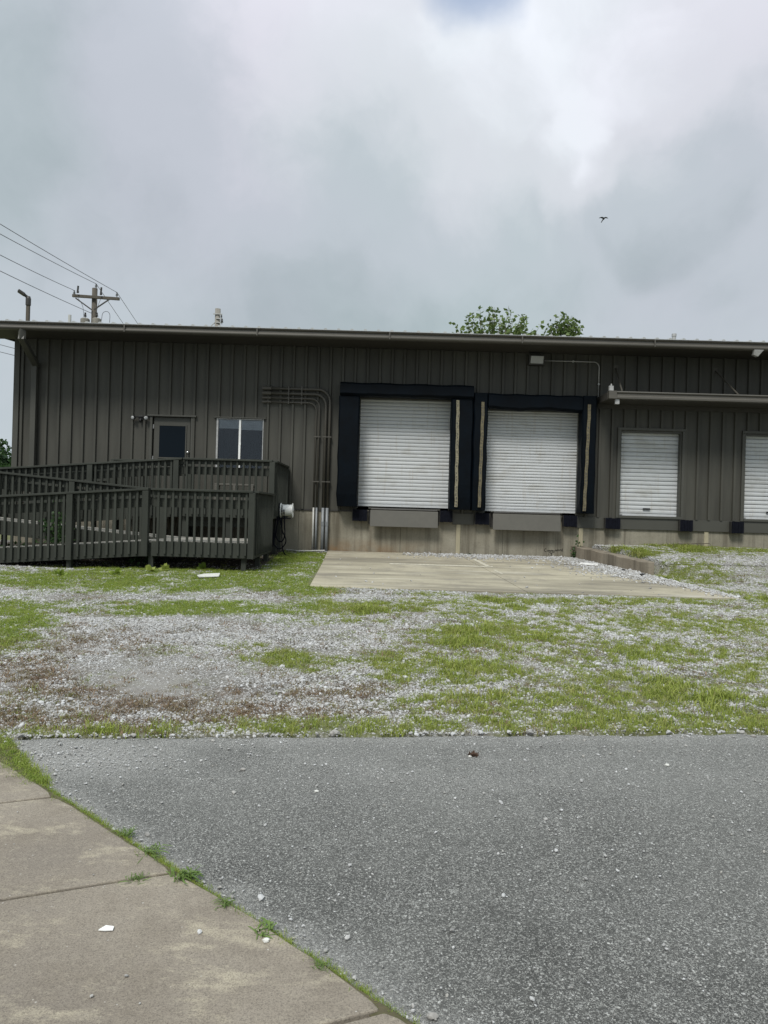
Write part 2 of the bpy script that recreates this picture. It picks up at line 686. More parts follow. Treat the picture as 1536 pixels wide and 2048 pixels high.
def asphalt_mat():
    m, N, L, p, pos = base_mat('worn_asphalt', .85)
    big = nnoise(N, L, pos, .7, 4)
    base = nmix(N, L, nrange(N, L, big, .40, .60), (.088, .089, .083), (.160, .161, .150))
    dust = nattr(N, 'dust')
    # bend the lookup so that the stones get broken, angular outlines
    nz = N.new('ShaderNodeTexNoise')
    nz.inputs['Scale'].default_value = 110
    nz.inputs['Detail'].default_value = 3
    L.new(pos, nz.inputs['Vector'])
    sb = N.new('ShaderNodeVectorMath')
    sb.operation = 'SUBTRACT'
    L.new(nz.outputs['Color'], sb.inputs[0])
    sb.inputs[1].default_value = (.5, .5, .5)
    sc_ = N.new('ShaderNodeVectorMath')
    sc_.operation = 'SCALE'
    L.new(sb.outputs[0], sc_.inputs[0])
    sc_.inputs['Scale'].default_value = .022
    ad = N.new('ShaderNodeVectorMath')
    ad.operation = 'ADD'
    L.new(pos, ad.inputs[0])
    L.new(sc_.outputs[0], ad.inputs[1])
    wp_ = ad.outputs[0]
    patch = nnoise(N, L, pos, 2.6, 5, .7)

    def agg(scale, thr, size):
        vo = N.new('ShaderNodeTexVoronoi')
        vo.inputs['Scale'].default_value = scale
        L.new(wp_, vo.inputs['Vector'])
        s = N.new('ShaderNodeSeparateColor')
        L.new(vo.outputs['Color'], s.inputs[0])
        th = nmath(N, L, 'SUBTRACT', thr, nmath(N, L, 'MULTIPLY', dust, .55))
        th = nmath(N, L, 'SUBTRACT', th, nmath(N, L, 'MULTIPLY', nrange(N, L, patch, .35, .65, -.5, .5), .30))
        on = nmath(N, L, 'GREATER_THAN', s.outputs[0], th)
        near = nrange(N, L, vo.outputs['Distance'], size, size * .55)
        return nmath(N, L, 'MULTIPLY', on, near, True), s.outputs[1]

    f1, r1 = agg(66, .74, .48)
    f2, r2 = agg(112, .46, .60)
    f3, r3 = agg(210, .38, .68)
    c = nmix(N, L, f3, base, nmix(N, L, r3, (.070, .071, .066), (.62, .62, .58)))
    c = nmix(N, L, f2, c, nmix(N, L, r2, (.14, .141, .132), (.66, .66, .62)))
    c = nmix(N, L, f1, c, nmix(N, L, r1, (.28, .28, .265), (.82, .82, .78)))
    grit = nnoise(N, L, pos, 230, 4, .85)
    c = nmix(N, L, nmath(N, L, 'MULTIPLY', nrange(N, L, grit, .46, .62), .6), c, (.028, .029, .028))
    dn = nmath(N, L, 'MULTIPLY', dust, nrange(N, L, nnoise(N, L, pos, 55, 5, .75), .35, .62), True)
    c = nmix(N, L, nmath(N, L, 'MULTIPLY', dn, .9), c, (.52, .515, .49))
    L.new(c, p.inputs['Base Color'])
    h = nmath(N, L, 'ADD', nmath(N, L, 'MULTIPLY', f1, .9), nmath(N, L, 'ADD', nmath(N, L, 'MULTIPLY', f2, .6), grit))
    nbump(N, L, p, h, 1.0, .007)
    return m


M['asphalt'] = asphalt_mat()


def ground_mat():
    m, N, L, p, pos = base_mat('gravel_ground', .95)
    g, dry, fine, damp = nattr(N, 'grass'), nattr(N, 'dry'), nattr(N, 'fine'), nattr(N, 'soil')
    vo = N.new('ShaderNodeTexVoronoi')
    vo.inputs['Scale'].default_value = 34
    L.new(pos, vo.inputs['Vector'])
    s = N.new('ShaderNodeSeparateColor')
    L.new(vo.outputs['Color'], s.inputs[0])
    c = nmix(N, L, s.outputs[0], (.22, .212, .195), (.40, .395, .38))
    c = nmix(N, L, nrange(N, L, vo.outputs['Distance'], .35, .6), c, (.10, .093, .08))
    ff = nnoise(N, L, pos, 150, 5, .8)
    c = nmix(N, L, nmath(N, L, 'MULTIPLY', fine, .8), c, nmix(N, L, nrange(N, L, ff, .3, .7), (.22, .205, .185), (.40, .39, .365)))
    n = nnoise(N, L, pos, 9, 6, .7)
    c = nmix(N, L, nmath(N, L, 'MULTIPLY', nrange(N, L, n, .35, .6), dry, True), c, (.15, .105, .07))
    c = nmix(N, L, nmath(N, L, 'MULTIPLY', nrange(N, L, n, .15, .5), g, True), c, (.15, .165, .062))
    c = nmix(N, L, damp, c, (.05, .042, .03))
    L.new(c, p.inputs['Base Color'])
    nbump(N, L, p, nmath(N, L, 'ADD', nmath(N, L, 'MULTIPLY', vo.outputs['Distance'], -1.0), ff), .8, .015)
    return m


M['ground'] = ground_mat()


def inst_mat(name, cols, rough=.8, trans=0.0, noise=0.0):
    """per-instance random colour out of a ramp"""
    m = bpy.data.materials.new(name)
    m.use_nodes = True
    N, L = nodes_of(m)
    p = N['Principled BSDF']
    p.inputs['Roughness'].default_value = rough
    p.inputs['Specular IOR Level'].default_value = .25
    oi = N.new('ShaderNodeObjectInfo')
    rp = N.new('ShaderNodeValToRGB')
    els = rp.color_ramp.elements
    while len(els) < len(cols):
        els.new(.5)
    for i, c in enumerate(cols):
        els[i].position = i / (len(cols) - 1)
        els[i].color = (*c, 1)
    L.new(oi.outputs['Random'], rp.inputs[0])
    c = rp.outputs[0]
    if noise:
        g = N.new('ShaderNodeNewGeometry')
        n = nnoise(N, L, g.outputs['Position'], noise, 4)
        c = nmix(N, L, nrange(N, L, n, .35, .65, .0, .5), c, (.05, .05, .03), 'MULTIPLY')
    L.new(c, p.inputs['Base Color'])
    if trans:
        t = N.new('ShaderNodeBsdfTranslucent')
        L.new(c, t.inputs[0])
        mx = N.new('ShaderNodeMixShader')
        mx.inputs[0].default_value = trans
        L.new(p.outputs[0], mx.inputs[1])
        L.new(t.outputs[0], mx.inputs[2])
        L.new(mx.outputs[0], N['Material Output'].inputs[0])
    return m


M['stone'] = inst_mat('limestone', [(.24, .235, .22), (.35, .35, .345), (.42, .423, .42), (.52, .525, .525), (.31, .30, .275), (.39, .392, .39)], .85)
M['grass'] = inst_mat('grass_green', [(.21, .275, .052), (.28, .345, .066), (.345, .39, .090), (.245, .305, .062), (.40, .385, .16)], .55, .35)
M['lawn'] = inst_mat('grass_lush', [(.185, .27, .044), (.24, .325, .056), (.29, .355, .072), (.33, .37, .10)], .55, .35)
M['dry_grass'] = inst_mat('grass_dry', [(.20, .14, .085), (.27, .195, .125), (.15, .10, .068), (.22, .19, .09), (.24, .20, .15)], .8, .2)


def leaf_mat(name, c1, c2, tr=.3):
    m, N, L, p, pos = base_mat(name, .5)
    n = nnoise(N, L, pos, 2.3, 3)
    n2 = nnoise(N, L, pos, 14, 2)
    c = nmix(N, L, nrange(N, L, nmath(N, L, 'ADD', n, nmath(N, L, 'MULTIPLY', n2, .6)), .6, 1.0), c1, c2)
    L.new(c, p.inputs['Base Color'])
    t = N.new('ShaderNodeBsdfTranslucent')
    L.new(c, t.inputs[0])
    mx = N.new('ShaderNodeMixShader')
    mx.inputs[0].default_value = tr
    L.new(p.outputs[0], mx.inputs[1])
    L.new(t.outputs[0], mx.inputs[2])
    L.new(mx.outputs[0], N['Material Output'].inputs[0])
    return m


M['leaf'] = leaf_mat('tree_leaf', (.070, .12, .032), (.175, .235, .072))
M['leaf_dark'] = leaf_mat('dark_leaf', (.025, .06, .018), (.05, .10, .03))
M['weed'] = leaf_mat('weed_leaf', (.11, .185, .04), (.19, .27, .08))

# ================================================================== terrain
WALL_Y = 18.25


def edge_y(x):
    x = np.clip(np.asarray(x, float), -6, 9)
    return 5.31 + .119 * x + .05 * (fbm(x * 1.6, x * 0 + 3, 5) - .5)


def curb_x(y):
    return 5.62 - (np.asarray(y, float) - 15.4) * .26


def pad_x(y):
    return 4.86 + (18.2 - np.asarray(y, float)) * .195


def gz(x, y, rough=True):
    x, y = np.asarray(x, float), np.asarray(y, float)
    z = .0455 * np.clip(y - 5.3, 0, 13.5)
    t = np.clip((y - 12.6) / 4.6, 0, 1)
    right = np.where(y > 15.4, sstep((x - curb_x(y) - .10) / .22), sstep((x - np.maximum(pad_x(y), curb_x(y)) - .05) / (0.4 + .45 * np.clip(15.4 - y, 0, 3))))
    z = z + .40 * sstep(t) * right * np.where(y > 15.4, 1.0, .9) * (1 - .25 * sstep((18.6 - x) / 30))
    if rough:
        fade = sstep((y - edge_y(x)) / .5)
        z = z + fade * (.05 * (fbm(x * .8, y * .8, 1) - .5) + .02 * (fbm(x * 5, y * 5, 2) - .5))
    return z


def proj(x, y, z):
    u, v = x / y * F_PX, -(z - 1.6) / y * F_PX
    return 768 + u - v * ROLL, 1024 + v + u * ROLL


GREEN = [(330, 1158, 380, 26, 1.), (430, 1216, 450, 14, 1.), (25, 1255, 85, 52, 1.), (200, 1464, 300, 12, .45), (700, 1452, 330, 17, .85),
         (1300, 1448, 340, 24, .95), (815, 1335, 70, 30, 1.), (930, 1348, 130, 22, .9), (910, 1275, 75, 20, .95), (1050, 1262, 140, 28, .7),
         (1290, 1246, 120, 15, .9), (1475, 1255, 120, 15, .9), (1340, 1300, 140, 25, .75), (1505, 1345, 80, 32, .8), (1180, 1320, 130, 24, .55),
         (1345, 1392, 110, 30, .95), (1150, 1400, 220, 25, .65), (950, 1412, 160, 20, .55), (480, 1293, 50, 9, .8), (560, 1315, 90, 14, .8),
         (690, 1332, 140, 14, .65), (1010, 1224, 210, 13, .6), (1190, 1203, 320, 7, .75), (1480, 1395, 90, 30, .6), (1270, 1104, 55, 9, .95),
         (1372, 1152, 75, 28, .8), (1400, 1098, 110, 9, .8), (1500, 1100, 80, 10, .6), (620, 1180, 60, 18, .8), (60, 1420, 120, 30, .25),
         (1090, 1275, 60, 12, .8), (640, 1240, 160, 8, .3), (590, 1128, 75, 26, 1.), (1250, 1310, 420, 110, .30), (350, 1300, 60, 10, .3), (860, 1192, 60, 6, .6)]
DRY = [(130, 1285, 150, 28, .6), (55, 1345, 90, 40, .65), (230, 1432, 280, 34, 1.), (110, 1400, 150, 30, .55), (490, 1382, 65, 12, .6),
       (650, 1390, 80, 12, .55), (735, 1378, 80, 9, .5), (560, 1425, 170, 18, .5), (900, 1420, 200, 14, .3), (1000, 1300, 200, 40, .15)]
FINE = [(290, 1365, 120, 42, 1.), (430, 1400, 90, 22, .6)]
BARE = [(470, 1262, 300, 24, .8), (280, 1194, 130, 7, .6), (30, 1174, 55, 9, .6), (800, 1190, 180, 8, .7), (560, 1197, 160, 6, .6), (880, 1230, 90, 14, .4)]


def blobs(lst, px, py):
    r = np.zeros_like(px)
    for cx, cy, rx, ry, w in lst:
        d = ((px - cx) / rx) ** 2 + ((py - cy) / ry) ** 2
        r = np.maximum(r, w * np.exp(-d * d * .7))
    return r


def cover(x, y):
    """how much green, how much dry growth, how much bare fines at a spot of ground"""
    x, y = np.asarray(x, float), np.asarray(y, float)
    yy = np.maximum(y, .5)
    px, py = proj(x, yy, gz(x, yy, False))
    n = fbm(x * 1.5, y * 1.5, 9, 4)
    n2 = fbm(x * 4.5, y * 4.5, 14, 3)
    k = sstep((n * .55 + n2 * .45 - .30) / .28)
    g = blobs(GREEN, px, py)
    n3 = fbm(x * 10, y * 10, 27, 3)
    fineg = .30 + 1.15 * sstep((n3 - .36) / .22)
    fineg = np.where(px < 700, .6 + .5 * fineg, fineg)
    g = g * (.42 + .85 * k) * fineg * (1 - .7 * blobs(BARE, px, py) * (1 - .5 * k)) + .26 * sstep((n3 - .40) / .22) * sstep((px - 560) / 250) + .10 * sstep((n2 - .45) / .2)
    d = blobs(DRY, px, py) * (.2 + 1.1 * k)
    f = blobs(FINE, px, py)
    f = np.maximum(f, .55 * sstep((fbm(x * .9, y * 1.6, 33, 4) - .50) / .16) * (1 - g))
    d = np.maximum(d, .14 * sstep((fbm(x * 1.2, y * 2.0, 37, 4) - .54) / .12))
    g = np.where(py > 1480, 0, g)
    return np.clip(g, 0, 1), np.clip(d, 0, 1) * (1 - .6 * np.clip(g, 0, 1)), np.clip(f, 0, 1)


def axis(dense0, dense1, step, far):
    a = list(np.arange(dense0, dense1 + 1e-6, step))
    s, v = step, dense1
    while v < far:
        s *= 1.35
        v += s
        a.append(v)
    s, v, pre = step, dense0, []
    while v > -far:
        s *= 1.35
        v -= s
        pre.append(v)
    return np.array(pre[::-1] + a)


def grid_mesh(name, xs, ys, zf, attrs=None, keep=None):
    X, Y = np.meshgrid(xs, ys)
    Z = zf(X, Y)
    nx, ny = len(xs), len(ys)
    v = np.stack([X, Y, Z], -1).reshape(-1, 3)
    i = np.arange(nx * ny).reshape(ny, nx)
    q = np.stack([i[:-1, :-1], i[:-1, 1:], i[1:, 1:], i[1:, :-1]], -1).reshape(-1, 4)
    if keep is not None:
        c = v[q].mean(1)
        q = q[keep(c[:, 0], c[:, 1])]
    m = bpy.data.meshes.new(name)
    m.from_pydata(v.tolist(), [], q.tolist())
    if attrs:
        for k, val in attrs(v[:, 0], v[:, 1]).items():
            a = m.attributes.new(k, 'FLOAT', 'POINT')
            a.data.foreach_set('value', np.asarray(val, np.float32))
    m.polygons.foreach_set('use_smooth', np.ones(len(m.polygons), bool))
    m.update()
    return m


def in_pad(x, y, m=0.0):
    return (y > 12.27 + m) & (y < 18.3) & (x > -1.30 + m + .0 * y) & (x < pad_x(y) - m)


def ground_z(x, y):
    z = gz(x, y)
    sink = np.where((y < edge_y(x) - .02) | in_pad(x, y, .12), .10, 0)
    return z - sink


def ground_attrs(x, y):
    g, d, f = cover(x, y)
    far = (np.abs(x) > 13) | (y > 19)
    g = np.where(far, .9, g)
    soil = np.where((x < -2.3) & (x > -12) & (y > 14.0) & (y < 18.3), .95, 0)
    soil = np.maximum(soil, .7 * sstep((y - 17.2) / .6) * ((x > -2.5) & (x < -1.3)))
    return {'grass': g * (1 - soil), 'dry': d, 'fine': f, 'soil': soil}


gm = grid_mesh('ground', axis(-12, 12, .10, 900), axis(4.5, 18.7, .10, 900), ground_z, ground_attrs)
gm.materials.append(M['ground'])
ground = bpy.data.objects.new('ground', gm)
COL.objects.link(ground)
ground['kind'] = 'structure'
ground['label'] = 'gravel yard with patchy grass between the asphalt and the building'

# ---- sidewalk edge (plan) and asphalt
SEAM = [(-6.0, 7.6), (-3.2, 5.35), (-2.35, 4.50), (-1.73, 3.99), (-.868, 3.20), (.05, 2.36), (1.2, 1.25), (3.0, -.6)]


def seam_dist(x, y):
    x, y = np.asarray(x, float), np.asarray(y, float)
    best = np.full(x.shape, 1e9)
    sgn = np.zeros(x.shape)
    for (ax, ay), (bx, by) in zip(SEAM[:-1], SEAM[1:]):
        dx, dy = bx - ax, by - ay
        t = np.clip(((x - ax) * dx + (y - ay) * dy) / (dx * dx + dy * dy), 0, 1)
        d = np.hypot(x - ax - t * dx, y - ay - t * dy)
        s = np.sign((y - ay) * dx - (x - ax) * dy)     # >0 on the asphalt side
        sgn = np.where(d < best, s, sgn)
        best = np.minimum(best, d)
    return best * np.where(sgn >= 0, 1, -1)


def asphalt_attrs(x, y):
    sd = seam_dist(x, y)
    px, py = proj(x, np.maximum(y, .6), np.zeros_like(x))
    n = fbm(x * 7, y * 7, 21)
    d = .85 * np.clip(1 - sd / (.07 + .22 * n), 0, 1)
    d = np.maximum(d, 1.0 * np.exp(-(((px - 140) / 210) ** 2 + ((py - 1512) / 42) ** 2)))
    d = np.maximum(d, .55 * sstep((y - edge_y(x) + .50) / .5) * (.45 + .9 * n))
    d = np.maximum(d, .26 * np.exp(-(((px - 900) / 800) ** 2 + ((py - 1540) / 70) ** 2)) * (.3 + 1.2 * fbm(x * 2.2, y * 5, 23)))
    return {'dust': np.clip(d, 0, 1)}


axs = axis(-3.2, 4.2, .05, 40)
xs_ = axs
t_rows = np.concatenate([np.linspace(-40, .5, 14)[:-1], np.arange(.5, 5.2, .05), [5.2]])
XX, TT = np.meshgrid(xs_, t_rows)
EE = edge_y(XX) + .07 * (fbm(XX * 5, XX * 0, 8) - .5) * 2
# rows follow the wavy far edge in the last two metres
wgt = np.clip((TT - 3.2) / 2.0, 0, 1)
YY = TT + wgt * (EE - 5.2)
ZZ = .004 * (fbm(XX * 6, YY * 6, 31) - .5) + .012 * (fbm(XX * .7, YY * .7, 33) - .5)
ZZ[-1] -= .03
nx, ny = len(xs_), len(t_rows)
vv = np.stack([XX, YY, ZZ], -1).reshape(-1, 3)
ii = np.arange(nx * ny).reshape(ny, nx)
qq = np.stack([ii[:-1, :-1], ii[:-1, 1:], ii[1:, 1:], ii[1:, :-1]], -1).reshape(-1, 4)
am = bpy.data.meshes.new('asphalt')
am.from_pydata(vv.tolist(), [], qq.tolist())
for k, val in asphalt_attrs(vv[:, 0], vv[:, 1]).items():
    a_ = am.attributes.new(k, 'FLOAT', 'POINT')
    a_.data.foreach_set('value', np.asarray(val, np.float32))
am.polygons.foreach_set('use_smooth', np.ones(len(am.polygons), bool))
am.materials.append(M['asphalt'])
asphalt = bpy.data.objects.new('asphalt_road', am)
COL.objects.link(asphalt)
asphalt['kind'] = 'structure'
asphalt['label'] = 'worn grey asphalt with pale stone showing'

# ---- sidewalk slabs
sw = bpy.data.objects.new('sidewalk', None)
COL.objects.link(sw)
sw['kind'] = 'structure'
sw['label'] = 'brown grey concrete sidewalk of cast slabs'
JD = Vector((.919, .393, 0)).normalized()
ends = [Vector((-3.25, 5.36, 0)), Vector((-1.73, 3.99, 0)), Vector((-.868, 3.20, 0)), Vector((.05, 2.36, 0)), Vector((1.0, 1.45, 0)), Vector((2.1, .35, 0))]
for k in range(len(ends) - 1):
    a, b = ends[k], ends[k + 1]
    d = (b - a).normalized()
    g_ = d * .011
    a, b = a + g_, b - g_
    nseg = 26
    right = []
    side = Vector((-d.y, d.x, 0))
    for i in range(nseg + 1):
        t = i / nseg
        p = a.lerp(b, t)
        off = .022 * (float(fbm(p.x * 6, p.y * 6, 40)) - .55)
        if i in (0, nseg):
            off -= .012
        # kerb line bows slightly
        bow = .02 * math.sin(math.pi * t)
        right.append(p - side * (.0) + Vector((.67, .74, 0)) * (off + bow * (1 if k == 2 else .4)))
    left = [b - JD * 4.5, a - JD * 4.5]
    ring = right + left
    nn = len(ring)
    dz = .018
    vs_ = [(p.x, p.y, dz) for p in ring] + [(p.x, p.y, -.09) for p in ring]
    fs_ = [tuple(range(nn))] + [(i, (i + 1) % nn, (i + 1) % nn + nn, i + nn) for i in range(nn)]
    mbx = MB()
    mbx.add(vs_, fs_)
    obj('slab', mbx, M['sidewalk'], sw, bevel=.006)
# soil and moss strip in the seam and under the joints
mbx = MB()
pts = []
for (ax, ay), (bx, by) in zip(SEAM[1:-1], SEAM[2:]):
    for i in range(24):
        t = i / 24
        pts.append((ax + t * (bx - ax), ay + t * (by - ay)))
nv = Vector((.67, .74))
vs_, fs_ = [], []
for i, (x, y) in enumerate(pts):
    w_ = .012 + .036 * float(fbm(x * 5, y * 5, 50)) + (.20 * max(0, min(1, (y - 4.05) / .6)))
    vs_ += [(x - .05 * nv.x, y - .05 * nv.y, .006), (x + .3 * w_ * nv.x, y + .3 * w_ * nv.y, .017), (x + w_ * nv.x, y + w_ * nv.y, .004)]
for i in range(len(pts) - 1):
    for k in range(2):
        fs_.append((3 * i + k, 3 * i + k + 1, 3 * i + 4 + k, 3 * i + 3 + k))
mbx.add(vs_, fs_)
seam = obj('soil_strip', mbx, M['soil'], None, kind='stuff')
seam['label'] = 'mossy soil filling the seam beside the sidewalk'

# ---- concrete pad: four cast slabs
pad = bpy.data.objects.new('concrete_pad', None)
COL.objects.link(pad)
pad['kind'] = 'structure'
pad['label'] = 'concrete apron in front of the loading docks'


def padz(y):
    return .0455 * (y - 5.3) + .022


def pad_piece(x0a, x1a, y0, x0b, x1b, y1):
    m_ = MB()
    n_ = 8
    top = []
    pts_ = []
    for i in range(n_ + 1):
        t = i / n_
        pts_.append((x0a + (x1a - x0a) * t, y0 + .012 * math.sin(i * 2.3 + x0a)))
    for i in range(n_ + 1):
        t = 1 - i / n_
        pts_.append((x0b + (x1b - x0b) * t, y1))
    k_ = len(pts_)
    m_.add([(x, y, padz(y)) for x, y in pts_] + [(x, y, padz(y) - .16) for x, y in pts_],
           [tuple(range(k_))] + [(i, (i + 1) % k_, (i + 1) % k_ + k_, i + k_) for i in range(k_)])
    obj('slab', m_, M['pad'], pad, bevel=.008)


ymid = 15.55
xl0, xl1, xl2 = -1.20, -1.27, -1.36
xc0, xc1, xc2 = 2.42, 2.12, 1.84
gp = .006
pad_piece(xl0, xc0 - gp, 12.27, xl1, xc1 - gp, ymid - gp)
pad_piece(xc0 + gp, float(pad_x(12.27)), 12.27, xc1 + gp, float(pad_x(ymid)), ymid - gp)
pad_piece(xl1, xc1 - gp, ymid + gp, xl2, xc2 - gp, 18.238)
pad_piece(xc1 + gp, float(pad_x(ymid)), ymid + gp, xc2 + gp, float(pad_x(18.26)), 18.238)
# worn painted line on the pad
mbx = MB()
for i, (ya, yb) in enumerate(((18.1, 17.45), (17.2, 15.72), (15.2, 14.6))):
    f_ = lambda y: xc2 + .12 + (18.2 - y) * .105
    w_ = (.09, .10, .05)[i]
    mbx.add([(f_(ya), ya, padz(ya) + .004), (f_(ya) + w_, ya, padz(ya) + .004), (f_(yb) + w_, yb, padz(yb) + .004), (f_(yb), yb, padz(yb) + .004)], [(0, 1, 2, 3)])
obj('painted_line', mbx, M['paint_line'], pad)
# pale spilled band across the joint
mbx = MB()
NB = 40
vs_, fs_ = [], []
for i in range(NB + 1):
    x = .15 + 2.2 * i / NB
    w_ = .05 + .10 * float(fbm(x * 4, 1, 61))
    yc = 15.75 - .02 * x + .05 * float(fbm(x * 3, 4, 62))
    vs_ += [(x, yc - w_ * .6, padz(yc - w_ * .6) + .004), (x, yc + w_, padz(yc + w_) + .004)]
for i in range(NB):
    fs_.append((2 * i, 2 * i + 2, 2 * i + 3, 2 * i + 1))
mbx.add(vs_, fs_)
obj('chalk_streak', mbx, M['paint_line'], pad)

# ---- retaining curb on the right of the pad
mbx = MB()
ya, yb = 18.26, 15.38
n_ = 14
for i in range(n_):
    y0, y1 = ya + (yb - ya) * i / n_, ya + (yb - ya) * (i + 1) / n_
for seg in range(1):
    vs_ = []
    for i in range(n_ + 1):
        y = ya + (yb - ya) * i / n_
        x = float(curb_x(y)) - .24
        zt = .90 - (18.26 - y) * .062 + .008 * math.sin(i * 1.7)
        zb = padz(y) - .15
        j = .008 * math.sin(i * 2.9)
        vs_ += [(x + j, y, zb), (x + j, y, zt), (x + .27 + j, y, zt + .004), (x + .27, y, zb)]
    fs_ = []
    for i in range(n_):
        for k in range(4):
            fs_.append((4 * i + k, 4 * i + (k + 1) % 4, 4 * i + 4 + (k + 1) % 4, 4 * i + 4 + k))
    fs_ += [(0, 1, 2, 3), tuple(4 * n_ + k for k in (3, 2, 1, 0))]
    mbx.add(vs_, fs_)
curb = obj('retaining_curb', mbx, M['curb'], None, bevel=.012)
tag(curb, 'low stained concrete retaining curb holding back gravel beside the loading apron', 'curb')

# ================================================================== warehouse
bld = thing('warehouse', (0, WALL_Y, .6), 'long brown metal sided warehouse with low roof and loading docks', 'building')
XL, XR = -9.19, 16.0
Z0, Z1 = 1.62, 5.62
RIB, RX0 = .3035, -8.39
HOLES = {'entry': (-5.78, -4.80, 1.60, 3.82), 'window': (-4.19, -3.03, 2.55, 3.80), 'd1': (-.68, 1.62, 1.60, 4.42), 'd2': (2.45, 4.78, 1.60, 4.23),
         'd3': (5.78, 7.30, 1.60, 3.78), 'd4': (8.85, 10.37, 1.60, 3.78), 'd5': (11.9, 13.42, 1.60, 3.78)}


def rib_h(x):
    """depth of the siding profile at x (towards the viewer)"""
    t = abs(((x - RX0) / RIB + .5) % 1 - .5) * RIB
    return .050 if t <= .026 else (0 if t >= .040 else .050 * (.040 - t) / .014)


def siding(x0, x1, name):
    br = {x0, x1}
    k0 = math.floor((x0 - RX0) / RIB) - 1
    for k in range(k0, k0 + int((x1 - x0) / RIB) + 4):
        c = RX0 + k * RIB
        for d in (-.040, -.026, .026, .040):
            if x0 < c + d < x1:
                br.add(c + d)
    for h in HOLES.values():
        for e_ in h[:2]:
            if x0 < e_ < x1:
                br.add(e_)
    br = sorted(br)
    m_ = MB()
    for a, b in zip(br[:-1], br[1:]):
        if b - a < 1e-5:
            continue
        mid = (a + b) / 2
        spans = [(Z0, Z1)]
        for h in HOLES.values():
            if h[0] < mid < h[1]:
                new = []
                for s0, s1 in spans:
                    if h[2] > s0:
                        new.append((s0, h[2]))
                    if h[3] < s1:
                        new.append((h[3], s1))
                spans = [s for s in new if s[1] - s[0] > .01]
        for s0, s1 in spans:
            ha, hb = rib_h(a + 1e-6), rib_h(b - 1e-6)
            m_.add([(a, WALL_Y - ha, s0), (b, WALL_Y - hb, s0), (b, WALL_Y - hb, s1), (a, WALL_Y - ha, s1),
                    (a, WALL_Y + .02, s0), (b, WALL_Y + .02, s0)], [(0, 1, 2, 3), (0, 4, 5, 1)])
    if m_.f:
        o = obj(name, m_, M['siding'], bld)
        return o


PW = RIB * 3
x = RX0 + .10 - PW
panel_edges = [XL + .12]
while x < XR:
    if x > XL + .2:
        panel_edges.append(x)
    x += PW
panel_edges.append(XR)
for a, b in zip(panel_edges[:-1], panel_edges[1:]):
    siding(a, b, 'wall_panel')
# corner trim
obj('corner_trim', MB().box(XL - .02, XL + .118, WALL_Y - .045, WALL_Y + .12, 1.55, 5.60), M['trim'], bld, bevel=.006)
# plain side and back walls
mbx = MB()
for xs0 in (XL, XR - .03):
    ring_ = [(WALL_Y + .13, .3), (35.9, .3), (35.9, 5.76), (27, 6.54), (WALL_Y + .13, 5.81)]
    mbx.add([(xs0, a, b) for a, b in ring_] + [(xs0 + .03, a, b) for a, b in ring_], [(0, 1, 2, 3, 4), (9, 8, 7, 6, 5)] + [(i, (i + 1) % 5, (i + 1) % 5 + 5, i + 5) for i in range(5)])
mbx.box(XL, XR, 35.9, 36, .3, 5.72)
obj('side_wall', mbx, M['siding'], bld)
# foundation with cold joints
fx = [XL, -6.4, -4.1, -2.10, .42, 2.95, 5.18, 7.0, 9.4, 12.0, XR]
for a, b in zip(fx[:-1], fx[1:]):
    obj('foundation_block', MB().box(a + .003, b - .003, WALL_Y + .012, WALL_Y + .4, .1, 1.632), M['foundation'], bld, bevel=.004)
# painted base trim between and right of the docks
for a, b in ((1.70, 2.22), (4.74, 5.18), (5.185, 7.40), (7.405, 9.6), (9.605, 12.4), (12.405, 15.9)):
    obj('base_trim', MB().box(a, b, WALL_Y - .030, WALL_Y + .011, 1.345, 1.618), M['trim'], bld, bevel=.003)
obj('base_flashing', MB().box(XL + .12, 1.69, WALL_Y - .010, WALL_Y + .010, 1.585, 1.619), M['dark_metal'], bld)
# roof, ribbed panels
EAVE_Y, EAVE_Z, SL = 17.02, 5.752, 1 / 12


def roof_panel(x0, n):
    m_ = MB()
    prof = [(0, 0)]
    for k in range(n):
        c = .1525 + k * .305
        prof += [(c - .045, 0), (c - .02, .032), (c + .02, .032), (c + .045, 0)]
    prof.append((n * .305, 0))
    vs_ = []
    for px_, h in prof:
        vs_ += [(x0 + px_, EAVE_Y - .04, EAVE_Z + h), (x0 + px_, 27, EAVE_Z + 10 * SL + h), (x0 + px_, 36.6, EAVE_Z + 10 * SL - 9.6 * SL + h),
                (x0 + px_, EAVE_Y - .04, EAVE_Z - .012)]
    fs_ = []
    for i in range(len(prof) - 1):
        fs_ += [(4 * i, 4 * i + 4, 4 * i + 5, 4 * i + 1), (4 * i + 1, 4 * i + 5, 4 * i + 6, 4 * i + 2), (4 * i + 3, 4 * i + 7, 4 * i + 4, 4 * i)]
    m_.add(vs_, fs_)
    return m_


x = -9.85
proto_roof = None
while x < XR:
    if proto_roof is None:
        proto_roof = obj('roof_panel', roof_panel(x, 3), M['roof'], bld, origin=(x, EAVE_Y, EAVE_Z))
    else:
        place('roof_panel', proto_roof.data, (x, EAVE_Y, EAVE_Z), bld)
    x += .915
